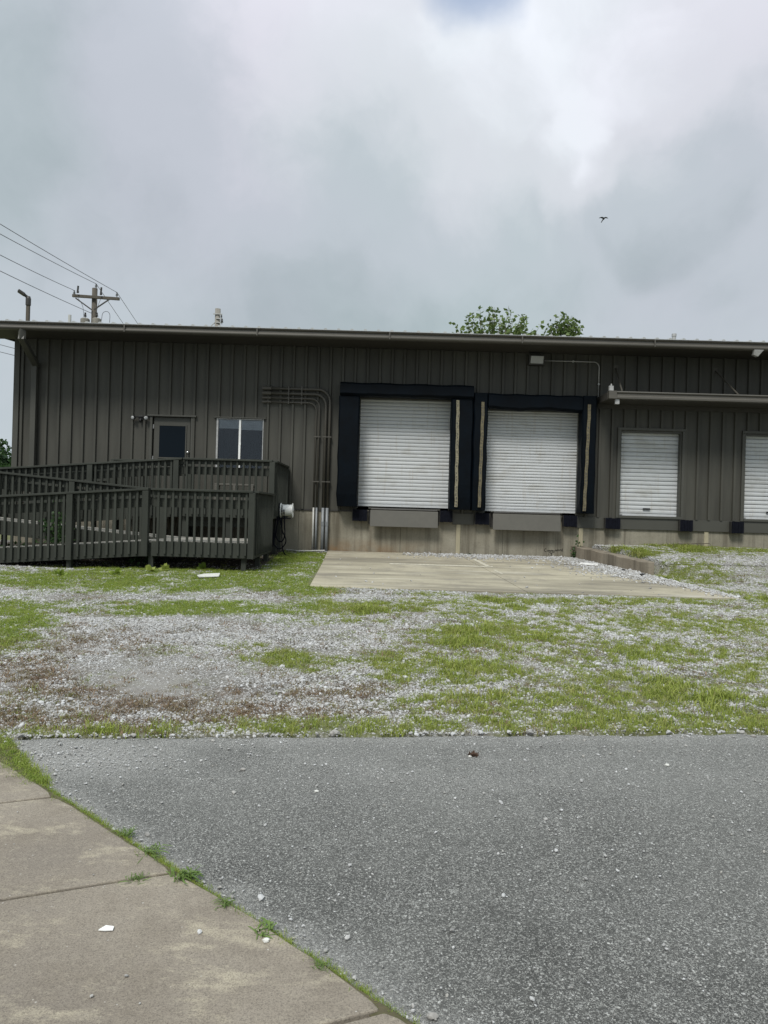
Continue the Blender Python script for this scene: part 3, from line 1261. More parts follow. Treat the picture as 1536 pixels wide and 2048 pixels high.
# soffit and gutter
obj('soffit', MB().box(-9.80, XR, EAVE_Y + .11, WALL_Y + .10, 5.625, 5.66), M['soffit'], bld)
obj('rake_trim', MB().add([(-9.86, EAVE_Y, 5.60), (-9.82, EAVE_Y, 5.60), (-9.82, 27, 5.60 + 10 * SL), (-9.86, 27, 5.60 + 10 * SL),
                           (-9.86, EAVE_Y, 5.735), (-9.82, EAVE_Y, 5.735), (-9.82, 27, 5.735 + 10 * SL), (-9.86, 27, 5.735 + 10 * SL)],
                          [(0, 1, 2, 3), (4, 5, 6, 7), (0, 1, 5, 4), (1, 2, 6, 5), (2, 3, 7, 6), (3, 0, 4, 7)]), M['gutter'], bld)
gp_ = [(EAVE_Y + .10, 5.738), (EAVE_Y - .02, 5.738), (EAVE_Y - .035, 5.722), (EAVE_Y - .02, 5.706), (EAVE_Y + .005, 5.698), (EAVE_Y + .002, 5.65), (EAVE_Y - .010, 5.635),
       (EAVE_Y - .024, 5.615), (EAVE_Y - .020, 5.595), (EAVE_Y + .0, 5.575), (EAVE_Y + .03, 5.565), (EAVE_Y + .10, 5.565)]
gut = obj('gutter', MB().extrude(gp_, -9.82, XR), M['gutter'], bld)
for xx in (-6.1, -3.05, .0, 3.05, 6.1, 9.15):
    obj('seam_strap', MB().box(xx, xx + .03, EAVE_Y - .040, EAVE_Y + .0, 5.572, 5.734), M['gutter'], gut)
# gutter outlet at the right
mbx = MB()
mbx.add([(8.40, 16.98, 5.57), (8.62, 16.98, 5.57), (8.62, 17.08, 5.57), (8.40, 17.08, 5.57), (8.40, 17.02, 5.46), (8.50, 17.02, 5.42), (8.50, 17.12, 5.42), (8.40, 17.12, 5.46)],
        [(0, 1, 2, 3), (4, 5, 6, 7), (0, 1, 5, 4), (1, 2, 6, 5), (2, 3, 7, 6), (3, 0, 4, 7)])
obj('gutter_outlet', mbx, M['galv'], gut, bevel=.006)
# downspout at the left corner
mbx = MB()
mbx.beam((-8.47, 17.08, 5.58), (-8.48, 17.09, 5.36), .14, .12)
mbx.beam((-8.475, 17.04, 5.40), (-8.64, 18.16, 4.96), .14, .12)
mbx.box(-8.725, -8.595, 18.085, 18.20, .9, 5.03)
obj('downspout', mbx, M['trim'], bld, bevel=.01)

# ---- entry door
dr = obj('door', MB().box(-5.74, -4.84, WALL_Y + .02, WALL_Y + .065, 1.69, 3.785), M['trim'], bld, bevel=.004)
obj('pane', MB().box(-5.595, -4.955, WALL_Y + .004, WALL_Y + .018, 2.80, 3.575), M['dark_glass'], dr)
mbx = MB()
for a in ((-5.625, -5.597, 2.77, 3.605), (-4.953, -4.925, 2.77, 3.605)):
    mbx.box(a[0], a[1], WALL_Y - .002, WALL_Y + .018, a[2], a[3])
mbx.box(-5.596, -4.954, WALL_Y - .002, WALL_Y + .018, 3.577, 3.605)
mbx.box(-5.596, -4.954, WALL_Y - .002, WALL_Y + .018, 2.77, 2.798)
obj('window_frame', mbx, M['trim'], dr)
mbx = MB().lathe((-4.88, WALL_Y + .019, 2.93), (0, -1, 0), [(0, .036), (.012, .036), (.014, .014), (.04, .014), (.045, .028), (.065, .034), (.08, .022)], 14)
obj('door_knob', mbx, M['knob'], dr, smooth=True)
for z in (1.95, 2.72, 3.50):
    obj('hinge', MB().box(-5.765, -5.735, WALL_Y + .002, WALL_Y + .019, z, z + .10), M['galv'], dr)
mbx = MB()
mbx.box(-5.83, -5.765, WALL_Y - .045, WALL_Y + .07, 1.62, 3.79)
mbx.box(-4.815, -4.75, WALL_Y - .045, WALL_Y + .07, 1.62, 3.79)
mbx.box(-5.90, -4.68, WALL_Y - .075, WALL_Y + .07, 3.795, 3.835)
obj('door_frame', mbx, M['trim'], bld, bevel=.004)

# ---- window
wf = MB()
wx0, wx1, wz0, wz1 = -4.19, -3.03, 2.55, 3.80
wf.box(wx0, wx0 + .045, WALL_Y - .012, WALL_Y + .06, wz0, wz1)
wf.box(wx1 - .02, wx1, WALL_Y - .012, WALL_Y + .06, wz0, wz1)
wf.box(wx0 + .046, wx1 - .021, WALL_Y - .010, WALL_Y + .06, wz1 - .025, wz1 - .001)
wf.box(wx0 + .046, wx1 - .021, WALL_Y - .010, WALL_Y + .06, wz0, wz0 + .04)
win = obj('window', wf, M['galv'], bld, bevel=.003)
obj('mullion', MB().box(-3.635, -3.585, WALL_Y - .016, WALL_Y + .05, wz0 + .04, wz1 - .026), M['white'], win, bevel=.004)
obj('latch', MB().box(-3.597, -3.577, WALL_Y - .03, WALL_Y - .017, 3.14, 3.20), M['white'], win, bevel=.003)
obj('pane', MB().box(wx0 + .045, -3.636, WALL_Y + .012, WALL_Y + .018, wz0 + .04, wz1 - .026), M['glass'], win)
obj('pane', MB().box(-3.584, wx1 - .021, WALL_Y + .022, WALL_Y + .028, wz0 + .04, wz1 - .026), M['glass'], win)
mbx = MB()
for a, b, zb in ((wx0 + .05, -3.64, 3.555), (-3.58, wx1 - .025, 3.53)):
    n_ = 8
    for i in range(n_):
        z = zb + (wz1 - .03 - zb) * i / n_
        mbx.box(a, b, WALL_Y + .035 + .004 * (i % 2), WALL_Y + .05, z, z + (wz1 - .03 - zb) / n_ - .003)
obj('blind', mbx, M['blind'], win)
mbx = MB()
mbx.box(wx0, wx1, WALL_Y + .9, WALL_Y + .92, wz0 - .2, wz1 + .1)
mbx.box(wx0 - .02, wx0, WALL_Y + .07, WALL_Y + .92, wz0 - .2, wz1 + .1)
mbx.box(wx1, wx1 + .02, WALL_Y + .07, WALL_Y + .92, wz0 - .2, wz1 + .1)
mbx.box(wx0, wx1, WALL_Y + .07, WALL_Y + .9, wz1 + .02, wz1 + .04)
obj('dark_room', mbx, M['interior'], win)
obj('window_head', MB().box(wx0 - .06, wx1 + .06, WALL_Y - .055, WALL_Y + .0, wz1 + .002, wz1 + .03), M['trim'], bld, bevel=.003)

# ---- roll-up doors
SL_PROF = [(.022, 0.0), (.022, .004), (-.004, .010), (-.010, .035), (-.010, .060), (-.004, .083), (.022, .087), (.022, .0905)]


def rolling_door(x0, x1, z0, z1, n, handle=False):
    pitch = (z1 - z0 - .06) / n
    k_ = pitch / .091
    yd = WALL_Y + .17
    body = MB()
    body.box(x0, x1, yd + .035, yd + .05, z0, z1)
    body.box(x0, x1, yd - .025, yd + .03, z0, z0 + .055)
    d_ = obj('roll_up_door', body, M['slat'], bld)
    prof = [(yd + a, b * k_) for a, b in SL_PROF]
    m_ = MB()
    nseg = 6
    for s in range(len(prof) - 1):
        (ya_, za_), (yb_, zb_) = prof[s], prof[s + 1]
        m_.add([(x0, ya_, za_), (x1, ya_, za_), (x1, yb_, zb_), (x0, yb_, zb_)], [(0, 1, 2, 3)])
    me = m_.mesh('slat', (0, yd, 0))
    me.materials.append(M['slat'])
    for i in range(n):
        z = z0 + .058 + i * pitch
        o = place('slat', me, (0, yd + random.uniform(-.002, .002), z), d_)
        bent = .0035 if (i < 3 and n == 29) else .0007
        o.rotation_euler = (random.uniform(-.05, .05), random.uniform(-bent, bent), 0)
    if handle:
        xm = (x0 + x1) / 2 - .10
        hb = MB().box(xm - .01, xm + .17, yd - .045, yd - .028, z0 + .16, z0 + .195)
        hb.box(xm + .0, xm + .02, yd - .028, yd - .01, z0 + .165, z0 + .19)
        hb.box(xm + .14, xm + .16, yd - .028, yd - .01, z0 + .165, z0 + .19)
        obj('handle', hb, M['black'], d_)
        obj('lock_plate', MB().box(x0 + .05, x0 + .14, yd - .04, yd - .026, z0 + .012, z0 + .042), M['galv'], d_)
    jm = MB()
    jm.box(x0 - .002, x0 + .03, WALL_Y + .0, yd - .026, z0 - .05, z1)
    jm.box(x1 - .03, x1 + .002, WALL_Y + .0, yd - .026, z0 - .05, z1)
    jm.box(x0 + .031, x1 - .031, WALL_Y + .0, yd - .028, z1 - .04, z1 - .001)
    obj('guide_track', jm, M['trim'], d_)
    return d_


rolling_door(-.68, 1.62, 1.735, 4.42, 29)
rolling_door(2.45, 4.78, 1.70, 4.23, 34)
for q, (a, b) in enumerate(((5.78, 7.30), (8.85, 10.37), (11.9, 13.42))):
    rolling_door(a, b, 1.685, 3.78, 20, True)
    fr = MB()
    fr.box(a - .075, a - .001, WALL_Y - .048, WALL_Y + .06, 1.62, 3.785)
    fr.box(b + .001, b + .075, WALL_Y - .048, WALL_Y + .06, 1.62, 3.785)
    fr.box(a - .075, b + .075, WALL_Y - .055, WALL_Y + .06, 3.787, 3.85)
    obj('dock_frame', fr, M['trim'], bld, bevel=.004)
    obj('door_sill', MB().box(a, b, WALL_Y - .06, WALL_Y + .10, 1.622, 1.683), M['trim'], bld, bevel=.004)

# ---- canopy on the right
cy0, cy1 = 17.28, WALL_Y - .04
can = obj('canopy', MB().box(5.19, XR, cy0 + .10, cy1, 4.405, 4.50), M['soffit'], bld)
gpc = [(cy0 + .10, 4.58), (cy0 - .01, 4.58), (cy0 - .02, 4.555), (cy0 - .005, 4.535), (cy0 + .012, 4.525), (cy0 + .010, 4.485), (cy0 - .012, 4.470), (cy0 - .024, 4.45),
       (cy0 - .024, 4.41), (cy0, 4.398), (cy0 + .10, 4.398)]
obj('canopy_gutter', MB().extrude(gpc, 5.36, XR), M['gutter'], can)
obj('end_cap', MB().box(5.17, 5.358, cy0 - .03, cy0 + .10, 4.398, 4.585), M['gutter'], can, bevel=.005)
obj('end_fascia', MB().box(5.165, 5.188, cy0 + .101, cy1, 4.398, 4.56), M['soffit'], can)
pb = MB().box(5.18, 5.28, cy0 - .01, cy0 + .08, 4.587, 4.70)
pb.lathe((5.235, cy0 + .03, 4.70), (0, 0, 1), [(0, .02), (.05, .02)], 10)
obj('corner_bracket', pb, M['galv'], can, bevel=.004)
ob = MB().box(5.335, 5.435, cy0 + .02, cy0 + .10, 4.28, 4.397)
obj('gutter_outlet', ob, M['galv'], can, bevel=.006)
for xa, xb in ((5.60, 5.50), (8.05, 8.23), (11.3, 11.3)):
    rb = MB().tube([(xa, WALL_Y - .05, 5.30), (xb, cy0 + .06, 4.585)], .020, 8)
    rb.box(xa - .05, xa + .05, WALL_Y - .055, WALL_Y - .037, 5.22, 5.38)
    obj('brace_rod', rb, M['conduit'] if xa > 8 else M['gutter'], can)
obj('wall_ledger', MB().box(5.19, XR, WALL_Y - .06, WALL_Y - .037, 4.30, 4.403), M['soffit'], can)
# guide boards painted on the foundation
for xx, za, zb in ((1.845, .60, 1.342), (4.87, .62, 1.342), (7.965, .90, 1.342)):
    obj('pale_board', MB().box(xx - .05, xx + .05, WALL_Y - .014, WALL_Y + .009, za, zb), M['board'], bld, bevel=.003)
# scribble on the concrete
mbx = MB()


def scr(pts_, r=.0075):
    q = []
    for i in range(len(pts_) - 1):
        for t in (0, .5):
            q.append((pts_[i][0] * (1 - t) + pts_[i + 1][0] * t, pts_[i][1] * (1 - t) + pts_[i + 1][1] * t))
    q.append(pts_[-1])
    mbx.tube([(a, WALL_Y + .011, b) for a, b in q], r, 5)


def sp(px, py):
    x_, z_ = P(1060 + px / 12.8, 1080 + py / 12.8, WALL_Y)
    return x_, z_


for st in ([(415, 215), (385, 225), (370, 265), (385, 300), (420, 290)], [(440, 255), (445, 285), (465, 285), (470, 255), (472, 285)],
           [(520, 265), (490, 262), (485, 285), (515, 285), (522, 262), (520, 320), (480, 325)], [(575, 262), (545, 260), (540, 285), (570, 285), (578, 260), (580, 325), (530, 335)],
           [(590, 262), (600, 290), (625, 262), (615, 320), (590, 330)], [(650, 285), (650, 255), (670, 255), (672, 285)], [(690, 285), (690, 250), (712, 250), (714, 282), (714, 250), (738, 250), (740, 282)],
           [(765, 280), (755, 255), (785, 240), (800, 290), (830, 215), (835, 295)], [(480, 350), (490, 390)], [(520, 352), (560, 345), (560, 368), (525, 390), (570, 392)]):
    scr([sp(*p_) for p_ in st])
obj('scribble', mbx, M['scribble'], bld)


# ---- roof fittings
def vent(name, loc, prof, label):
    v_ = obj(name, MB().lathe(loc, (0, 0, 1), prof, 14), M['galv'], None, smooth=False, origin=loc)
    tag(v_, label, 'roof vent')
    return v_


xv, zv = P(140, 630, 22)
vent('vent_pipe', (xv, 22, EAVE_Z + 5 * SL), [(0, .06), (.1, .045), (zv - EAVE_Z - 5 * SL, .045)], 'thin pale vent pipe on the roof left of the utility pole')
bpy.data.objects['vent_pipe'].data.materials[0] = M['white_pipe']
xv, zv = P(1348, 668, 19)
h_ = zv - EAVE_Z - 2 * SL
vent('roof_vent', (xv, 19, EAVE_Z + 2 * SL), [(0, .05), (h_ - .07, .05), (h_ - .065, .06), (h_, .06)], 'short round metal vent on the roof above the right small dock door')

# ================================================================== dock seals
def seal(name, x0, x1, zt, zb, left_w, right_w, hdr, depth, label, full_sides, stripes, sag):
    s_ = thing(name, ((x0 + x1) / 2, WALL_Y - .05, zb), label, 'dock seal', 'navy dock seals round the truck doors')
    yf = WALL_Y - depth
    yb_ = WALL_Y - .04

    def pad_(xa, xb, za, zb2, nm, bulge=.02):
        m_ = MB()
        n_ = 9
        vs_, fs_ = [], []
        for i in range(n_ + 1):
            t = i / n_
            z = za + (zb2 - za) * t
            j = .010 * math.sin(i * 2.1 + xa * 3) + .006 * math.sin(i * 4.7)
            low = .05 * max(0, 1 - t * 7)
            vs_ += [(xa - .5 * j, yb_, z), (xa + j + low * .4, yf + .03, z), (xa + .03 + j, yf - bulge * math.sin(math.pi * min(1, t + .1)) + low, z),
                    (xb - .03 + j * .6, yf - bulge * math.sin(math.pi * min(1, t + .1)) + low, z), (xb + j * .6, yf + .03, z), (xb, yb_, z)]
        for i in range(n_):
            for k in range(5):
                fs_.append((6 * i + k, 6 * i + k + 1, 6 * i + 7 + k, 6 * i + 6 + k))
        fs_ += [tuple(range(6)), tuple(6 * n_ + k for k in reversed(range(6)))]
        m_.add(vs_, fs_)
        return obj(nm, m_, M['vinyl'], s_, smooth=False, bevel=.008)
    top = zt if full_sides else zt - hdr
    l_ = pad_(x0, x0 + left_w, zb, top - (.0 if full_sides else .006), 'side_pad')
    r_ = pad_(x1 - right_w, x1, zb, top - (.0 if full_sides else .006), 'side_pad')
    # header with a softly sagging lower edge
    ha, hb = (x0 + left_w + .004, x1 - right_w - .004) if full_sides else (x0 + .02, x1)
    m_ = MB()
    n_ = 24
    vs_, fs_ = [], []
    for i in range(n_ + 1):
        t = i / n_
        x_ = ha + (hb - ha) * t
        zz = zt - hdr - sag * (math.sin(math.pi * t * 1.6) ** 2 if sag else 0) + .006 * math.sin(i * 1.3)
        tp = zt + .008 * math.sin(i * .9 + 1)
        yf2 = yf - (.06 if not full_sides else .0)
        vs_ += [(x_, yb_, zz + .02), (x_, yf2 + .05, zz), (x_, yf2 - .012, zz + .05), (x_, yf2, tp - .05), (x_, yf2 + .07, tp), (x_, yb_, tp + .03)]
    for i in range(n_):
        for k in range(5):
            fs_.append((6 * i + k, 6 * i + k + 1, 6 * i + 7 + k, 6 * i + 6 + k))
    fs_ += [tuple(range(6)), tuple(6 * n_ + k for k in reversed(range(6)))]
    m_.add(vs_, fs_)
    obj('header_pad', m_, M['vinyl'], s_, bevel=.008)
    for par, xa, xb, za, zb2, lean in stripes:
        m_ = MB()
        n_ = 16
        vs_, fs_ = [], []
        for i in range(n_ + 1):
            t = i / n_
            z = za + (zb2 - za) * t
            off = lean * (1 - t) + .006 * math.sin(i * 1.9)
            vs_ += [(xa + off, yf - .032, z), (xb + off, yf - .032, z), (xa + off, yf + .01, z), (xb + off, yf + .01, z)]
        for i in range(n_):
            b0, b1 = 4 * i, 4 * i + 4
            fs_ += [(b0, b0 + 1, b1 + 1, b1), (b0, b1, b1 + 2, b0 + 2), (b0 + 1, b0 + 3, b1 + 3, b1 + 1)]
        fs_ += [(0, 1, 3, 2), (4 * n_, 4 * n_ + 2, 4 * n_ + 3, 4 * n_ + 1)]
        m_.add(vs_, fs_)
        obj('guide_stripe', m_, M['stripe_dull'] if full_sides else M['stripe'], s_)
        # black chevron-like ticks worn on the strip
        tk = MB()
        nt_ = int((zb2 - za) / .085)
        for i in range(nt_):
            t = (i + .5) / nt_
            z = za + (zb2 - za) * t
            off = lean * (1 - t) + .006 * math.sin(t * n_ * 1.9)
            if random.random() < .75:
                hh = random.uniform(.010, .036)
                w0 = random.uniform(.018, .032)
                tk.box(xa + off + w0, xb + off - random.uniform(.018, .03), yf - .035, yf - .0325, z - hh, z + hh)
        obj('wear_mark', tk, M['conduit'], s_)
    return s_


seal('dock_seal', -1.16, 2.085, 4.705, 1.71, .50, .52, .32, .42, 'navy vinyl dock seal with one pale stripe, round the taller left truck door', False,
     [(1, 1.672, 1.742, 1.77, 4.34, .02)], 0)
seal('dock_seal', 2.10, 5.075, 4.545, 1.70, .345, .345, .36, .40, 'navy vinyl dock seal with two pale stripes, round the right truck door', True,
     [(0, 2.280, 2.350, 1.78, 4.32, -.025), (1, 4.848, 4.918, 1.76, 4.33, -.06)], .035)

# ================================================================== dock levelers and bumpers
for xa, xb, lab in ((-.335, 1.32, 'grey steel leveler lip under the taller left truck door'), (2.66, 4.315, 'grey steel leveler lip under the right truck door')):
    lv = thing('dock_leveler', ((xa + xb) / 2, WALL_Y - .1, 1.24), lab, 'dock leveler', 'leveler lips under the truck doors')
    lp = MB()
    lp.add([(xa, WALL_Y - .20, 1.64), (xb, WALL_Y - .20, 1.64), (xb, WALL_Y - .26, 1.245), (xa, WALL_Y - .26, 1.245),
            (xa, WALL_Y - .165, 1.64), (xb, WALL_Y - .165, 1.64), (xb, WALL_Y - .225, 1.245), (xa, WALL_Y - .225, 1.245)],
           [(0, 1, 2, 3), (4, 5, 6, 7), (0, 1, 5, 4), (1, 2, 6, 5), (2, 3, 7, 6), (3, 0, 4, 7)])
    obj('lip_plate', lp, M['steel_paint'], lv, bevel=.006)
    obj('hinge_tube', MB().tube([(xa + .02, WALL_Y - .175, 1.665), (xb - .02, WALL_Y - .175, 1.665)], .022, 10), M['dark_metal'], lv)
    obj('deck_plate', MB().box(xa - .05, xb + .05, WALL_Y - .15, WALL_Y + .05, 1.672, 1.70), M['trim'], lv, bevel=.004)
    bk = MB()
    for xq in (xa + .12, (xa + xb) / 2, xb - .12):
        bk.box(xq - .03, xq + .03, WALL_Y - .164, WALL_Y + .01, 1.34, 1.60)
    bk.box(xa - .04, xb + .04, WALL_Y - .02, WALL_Y + .011, 1.30, 1.66)
    obj('back_frame', bk, M['dark_metal'], lv)

bl = [(-.765, -.415, 1.35, 1.655, 'left of the grey lip under the taller left truck door'), (1.375, 1.68, 1.385, 1.69, 'right of the grey lip under the taller left truck door'),
      (2.24, 2.58, 1.35, 1.655, 'left of the grey lip under the right truck door'), (4.40, 4.73, 1.355, 1.655, 'right of the grey lip under the right truck door'),
      (5.43, 5.79, 1.335, 1.62, 'under the left corner of the fully visible small door'), (7.26, 7.565, 1.325, 1.62, 'under the right corner of the fully visible small door'),
      (8.52, 8.815, 1.315, 1.62, 'below the door cut off by the picture edge')]
for i, (xa, xb, za, zb, lab) in enumerate(bl):
    b_ = thing('dock_bumper', ((xa + xb) / 2, WALL_Y - .05, za), 'black laminated rubber bumper ' + lab, 'bumper', 'rubber bumpers under the dock doors')
    n_ = 9
    m_ = MB()
    for k in range(n_):
        w_ = (xb - xa) / n_
        dz = random.uniform(-.006, .006)
        m_.box(xa + k * w_ + .001, xa + (k + 1) * w_ - .001, WALL_Y - .165 + random.uniform(-.008, .008), WALL_Y - .045, za + .012 + dz, zb - .012 + dz)
    obj('rubber_pads', m_, M['rubber'], b_, bevel=.003)
    ap = MB()
    ap.box(xa - .012, xa - .001, WALL_Y - .14, WALL_Y - .033, za + .01, zb - .01)
    ap.box(xb + .001, xb + .012, WALL_Y - .14, WALL_Y - .033, za + .01, zb - .01)
    obj('angle_plate', ap, M['dark_metal'], b_)

# ================================================================== conduits on the wall
specs = [(4.56, -1.400, .036, .30, 'thick conduit with the topmost and outermost bend'), (4.44, -1.500, .036, .27, 'thick conduit second from the top, just inside the outermost bend'),
         (4.325, -1.660, .024, .20, 'thin conduit third from the top on the siding'), (4.225, -1.735, .022, .18, 'thin conduit with the lowest and innermost bend')]
for i, (zt, xv, r, br, lab) in enumerate(specs):
    c_ = thing('conduit', (xv, WALL_Y - .09, .52), lab, 'conduit', 'electrical conduits bent down the wall')
    yc = WALL_Y - .036 - r - .012
    pts_ = [(-2.86, yc, zt), (xv - br, yc, zt)]
    for k in range(1, 9):
        a = math.pi / 2 * k / 8
        pts_.append((xv - br + br * math.sin(a), yc, zt - br + br * math.cos(a)))
    pts_.append((xv, yc, 1.66))
    obj('painted_length', MB().tube(pts_, r, 10), M['conduit'], c_, smooth=True)
    obj('coupling', MB().tube([(-3.07, yc, zt), (-2.85, yc, zt)], r * 1.35, 10), M['conduit'], c_)
    low = [(xv, yc, 1.66), (xv, yc, .50)]
    obj('bare_length', MB().tube(low, r * 1.0, 10), M['pvc'] if i < 2 else (M['white_pipe'] if i == 3 else M['pvc']), c_, smooth=True)
    if i < 2:
        obj('joint_collar', MB().tube([(xv, yc, 1.22), (xv, yc, 1.32)], r * 1.18, 12), M['pvc'], c_)
        obj('end_fitting', MB().tube([(xv, yc, .51), (xv, yc, .60)], r * 1.2, 12), M['white_pipe'], c_)
    st_ = MB()
    for xx in (-2.42, -2.1):
        st_.box(xx - .015, xx + .015, WALL_Y - .036 - 2 * r - .018, WALL_Y - .034, zt - r - .02, zt + r + .02)
    for zz in (3.4, 2.3):
        st_.box(xv - r - .02, xv + r + .02, WALL_Y - .036 - 2 * r - .016, WALL_Y - .034, zz - .015, zz + .015)
    obj('strap', st_, M['conduit'], c_)
gp2 = obj('ground_pipe', MB().tube([(-2.36, 18.12, .605), (-2.1, 17.98, .595), (-1.85, 18.0, .60), (-1.42, 18.08, .615)], .019, 8), M['white_pipe'], None)
tag(gp2, 'thin white pipe lying on the ground along the foundation by the conduits', 'pipe')

# ================================================================== lights
fl = thing('flood_light', (-6.05, WALL_Y - .03, 3.70), 'small black motion light with two clear lamp heads left of the entry door', 'wall light')
mbx = MB().box(-6.10, -6.0, WALL_Y - .06, WALL_Y - .0, 3.69, 3.80)
mbx.tube([(-6.05, WALL_Y - .06, 3.76), (-6.16, WALL_Y - .10, 3.77)], .018, 8)
mbx.tube([(-6.05, WALL_Y - .06, 3.76), (-5.95, WALL_Y - .10, 3.77)], .018, 8)
obj('mount', mbx, M['black'], fl, bevel=.006)
for xx, dx in ((-6.20, -.5), (-5.91, .45)):
    ax = Vector((dx, -1, -.25)).normalized()
    b0 = Vector((xx, WALL_Y - .10, 3.745)) - ax * .04
    obj('lamp_head', MB().lathe(b0, ax, [(0, .022), (.03, .045), (.085, .055)], 14), M['black'], fl, smooth=False)
    obj('lens', MB().lathe(b0 + ax * .086, ax, [(0, .050), (.012, .042), (.020, .02)], 14), M['lens'], fl, smooth=True)
obj('sensor', MB().lathe((-6.05, WALL_Y - .06, 3.715), (0, -.5, -1), [(0, .03), (.05, .034), (.07, .02)], 12), M['black'], fl)

wp = thing('wall_pack', (3.63, WALL_Y - .04, 5.33), 'boxy wall pack lamp with pale lens under the eave', 'wall light')
m_ = MB()
m_.add([(3.44, WALL_Y - .035, 5.30), (3.82, WALL_Y - .035, 5.30), (3.82, WALL_Y - .035, 5.55), (3.44, WALL_Y - .035, 5.55),
        (3.44, WALL_Y - .13, 5.31), (3.82, WALL_Y - .13, 5.31), (3.82, WALL_Y - .20, 5.54), (3.44, WALL_Y - .20, 5.54)],
       [(0, 1, 2, 3), (4, 5, 6, 7), (0, 1, 5, 4), (1, 2, 6, 5), (2, 3, 7, 6), (3, 0, 4, 7)])
obj('housing', m_, M['dark_metal'], wp, bevel=.008)
m_ = MB()
m_.add([(3.475, WALL_Y - .145, 5.345), (3.785, WALL_Y - .145, 5.345), (3.785, WALL_Y - .205, 5.515), (3.475, WALL_Y - .205, 5.515),
        (3.475, WALL_Y - .175, 5.335), (3.785, WALL_Y - .175, 5.335), (3.785, WALL_Y - .235, 5.505), (3.475, WALL_Y - .235, 5.505)],
       [(0, 1, 2, 3), (4, 5, 6, 7), (0, 1, 5, 4), (1, 2, 6, 5), (2, 3, 7, 6), (3, 0, 4, 7)])
obj('lens', m_, M['lens'], wp, bevel=.006)
cd = thing('lamp_conduit', (5.19, WALL_Y - .06, 4.57), 'thin conduit running from the wall pack lamp and bending down to the dock seal', 'conduit')
yc = WALL_Y - .055
pts_ = [(3.83, yc, 5.435), (5.06, yc, 5.435)] + [(5.06 + .13 * math.sin(math.pi / 2 * k / 6), yc, 5.305 + .13 * math.cos(math.pi / 2 * k / 6)) for k in range(1, 7)] + [(5.19, yc, 4.585)]
obj('tube', MB().tube(pts_, .013, 8), M['galv'], cd, smooth=True)
st_ = MB()
for xx in (4.55,):
    st_.box(xx - .02, xx + .02, yc - .018, yc + .02, 5.41, 5.455)
st_.box(5.165, 5.215, yc - .018, yc + .02, 4.88, 4.91)
obj('strap', st_, M['galv'], cd)

# ================================================================== access ramp
ZU, ZM, ZL = 1.67, 1.30, .94
YA0, YA1, YB, YC = 16.1, 17.2, 15.0, 13.87
XLD, XRT = -4.40, -2.45
rmp = thing('access_ramp', (XLD, YC, .35), 'dark painted wooden switchback wheelchair ramp with baluster railings up to the entry door', 'ramp')
BAL = .137
bal_m = MB().box(-.0205, .0205, -.0205, .0205, 0, 1.175).mesh('baluster')
bal_m.materials.append(M['ramp'])


def railing(p0, p1, d0, d1, n, posts=(), cap_w=.15, bal=True, skirt=.28, board=True):
    """p0,p1 plan points; d0,d1 deck heights; n outward normal"""
    p0, p1, n = Vector((*p0, 0)), Vector((*p1, 0)), Vector((*n, 0))
    L_ = (p1 - p0).length
    zc = .965
    up = Vector((0, 0, 1))
    obj('rail_cap', MB().bar(p0 + up * (d0 + zc) + n * .02, p1 + up * (d1 + zc) + n * .02, cap_w, .04), M['ramp'], rmp, bevel=.004)
    obj('top_rail', MB().bar(p0 + up * (d0 + zc - .065), p1 + up * (d1 + zc - .065), .038, .088), M['ramp'], rmp)
    if board:
        obj('inner_board', MB().bar(p0 + up * (d0 + zc - .245) - n * .05, p1 + up * (d1 + zc - .245) - n * .05, .04, .17), M['ramp'], rmp, bevel=.004)
    obj('skirt_board', MB().bar(p0 + up * (d0 - skirt / 2 - .008), p1 + up * (d1 - skirt / 2 - .008), .042, skirt), M['ramp'], rmp, bevel=.004)
    ts = []
    for t in posts:
        c = p0.lerp(p1, t)
        dk = d0 + (d1 - d0) * t
        b_ = MB().box(c.x - .058, c.x + .058, c.y - .058, c.y + .058, dk - skirt - .01, dk + zc - .022)
        for v_i in range(len(b_.v)):
            b_.v[v_i] = tuple(Vector(b_.v[v_i]) + n * .03)
        obj('post', b_, M['ramp'], rmp, bevel=.005)
        ts.append(t * L_)
    if bal:
        k = int(L_ / BAL)
        off = (L_ - (k - 1) * BAL) / 2 if k > 1 else L_ / 2
        for i in range(k):
            s = off + i * BAL
            if any(abs(s - q) < .085 for q in ts):
                continue
            t = s / L_
            c = p0.lerp(p1, t) + n * .042
            place('baluster', bal_m, (c.x, c.y, d0 + (d1 - d0) * t - .235), rmp, (0, 0, random.uniform(-.05, .05)))


XT = -8.85                                        # the turn landing at the far end (outside the frame)
railing((XT, YA0), (XLD, YA0), ZM, ZU, (0, -1), posts=(.55, .97))
railing((XLD + .02, YA0), (XRT, YA0), ZU, ZU, (0, -1), posts=(1.0,))
railing((XRT, YA0 + .06), (XRT, WALL_Y - .06), ZU, ZU, (1, 0), posts=(.97,), board=False)
zA = ZM + (ZU - ZM) * (-6.3 - XT) / (XLD - XT)
railing((XT, YA1), (-6.42, YA1), ZM, zA - .01, (0, 1), posts=(.0, .6, 1.0), skirt=.2)
railing((-6.30, YA1 + .02), (-4.55, YA1 + .02), ZU, ZU, (0, -1), posts=(0, 1.0), skirt=.2)
railing((-6.32, YA1 + .08), (-6.32, WALL_Y - .08), ZU, ZU, (-1, 0))
railing((XT, YB), (XLD, YB), ZM, ZL, (0, -1), posts=(.57, .985))
railing((-11.4, YC), (XLD, YC), .40, ZL, (0, -1), posts=(.0, .40, .79, .992))
railing((XLD + .06, YC), (XRT, YC), ZL, ZL, (0, -1), posts=(.99,))
railing((XRT, YC + .03), (XRT, YA0 - .12), ZL, ZL, (1, 0), board=False)
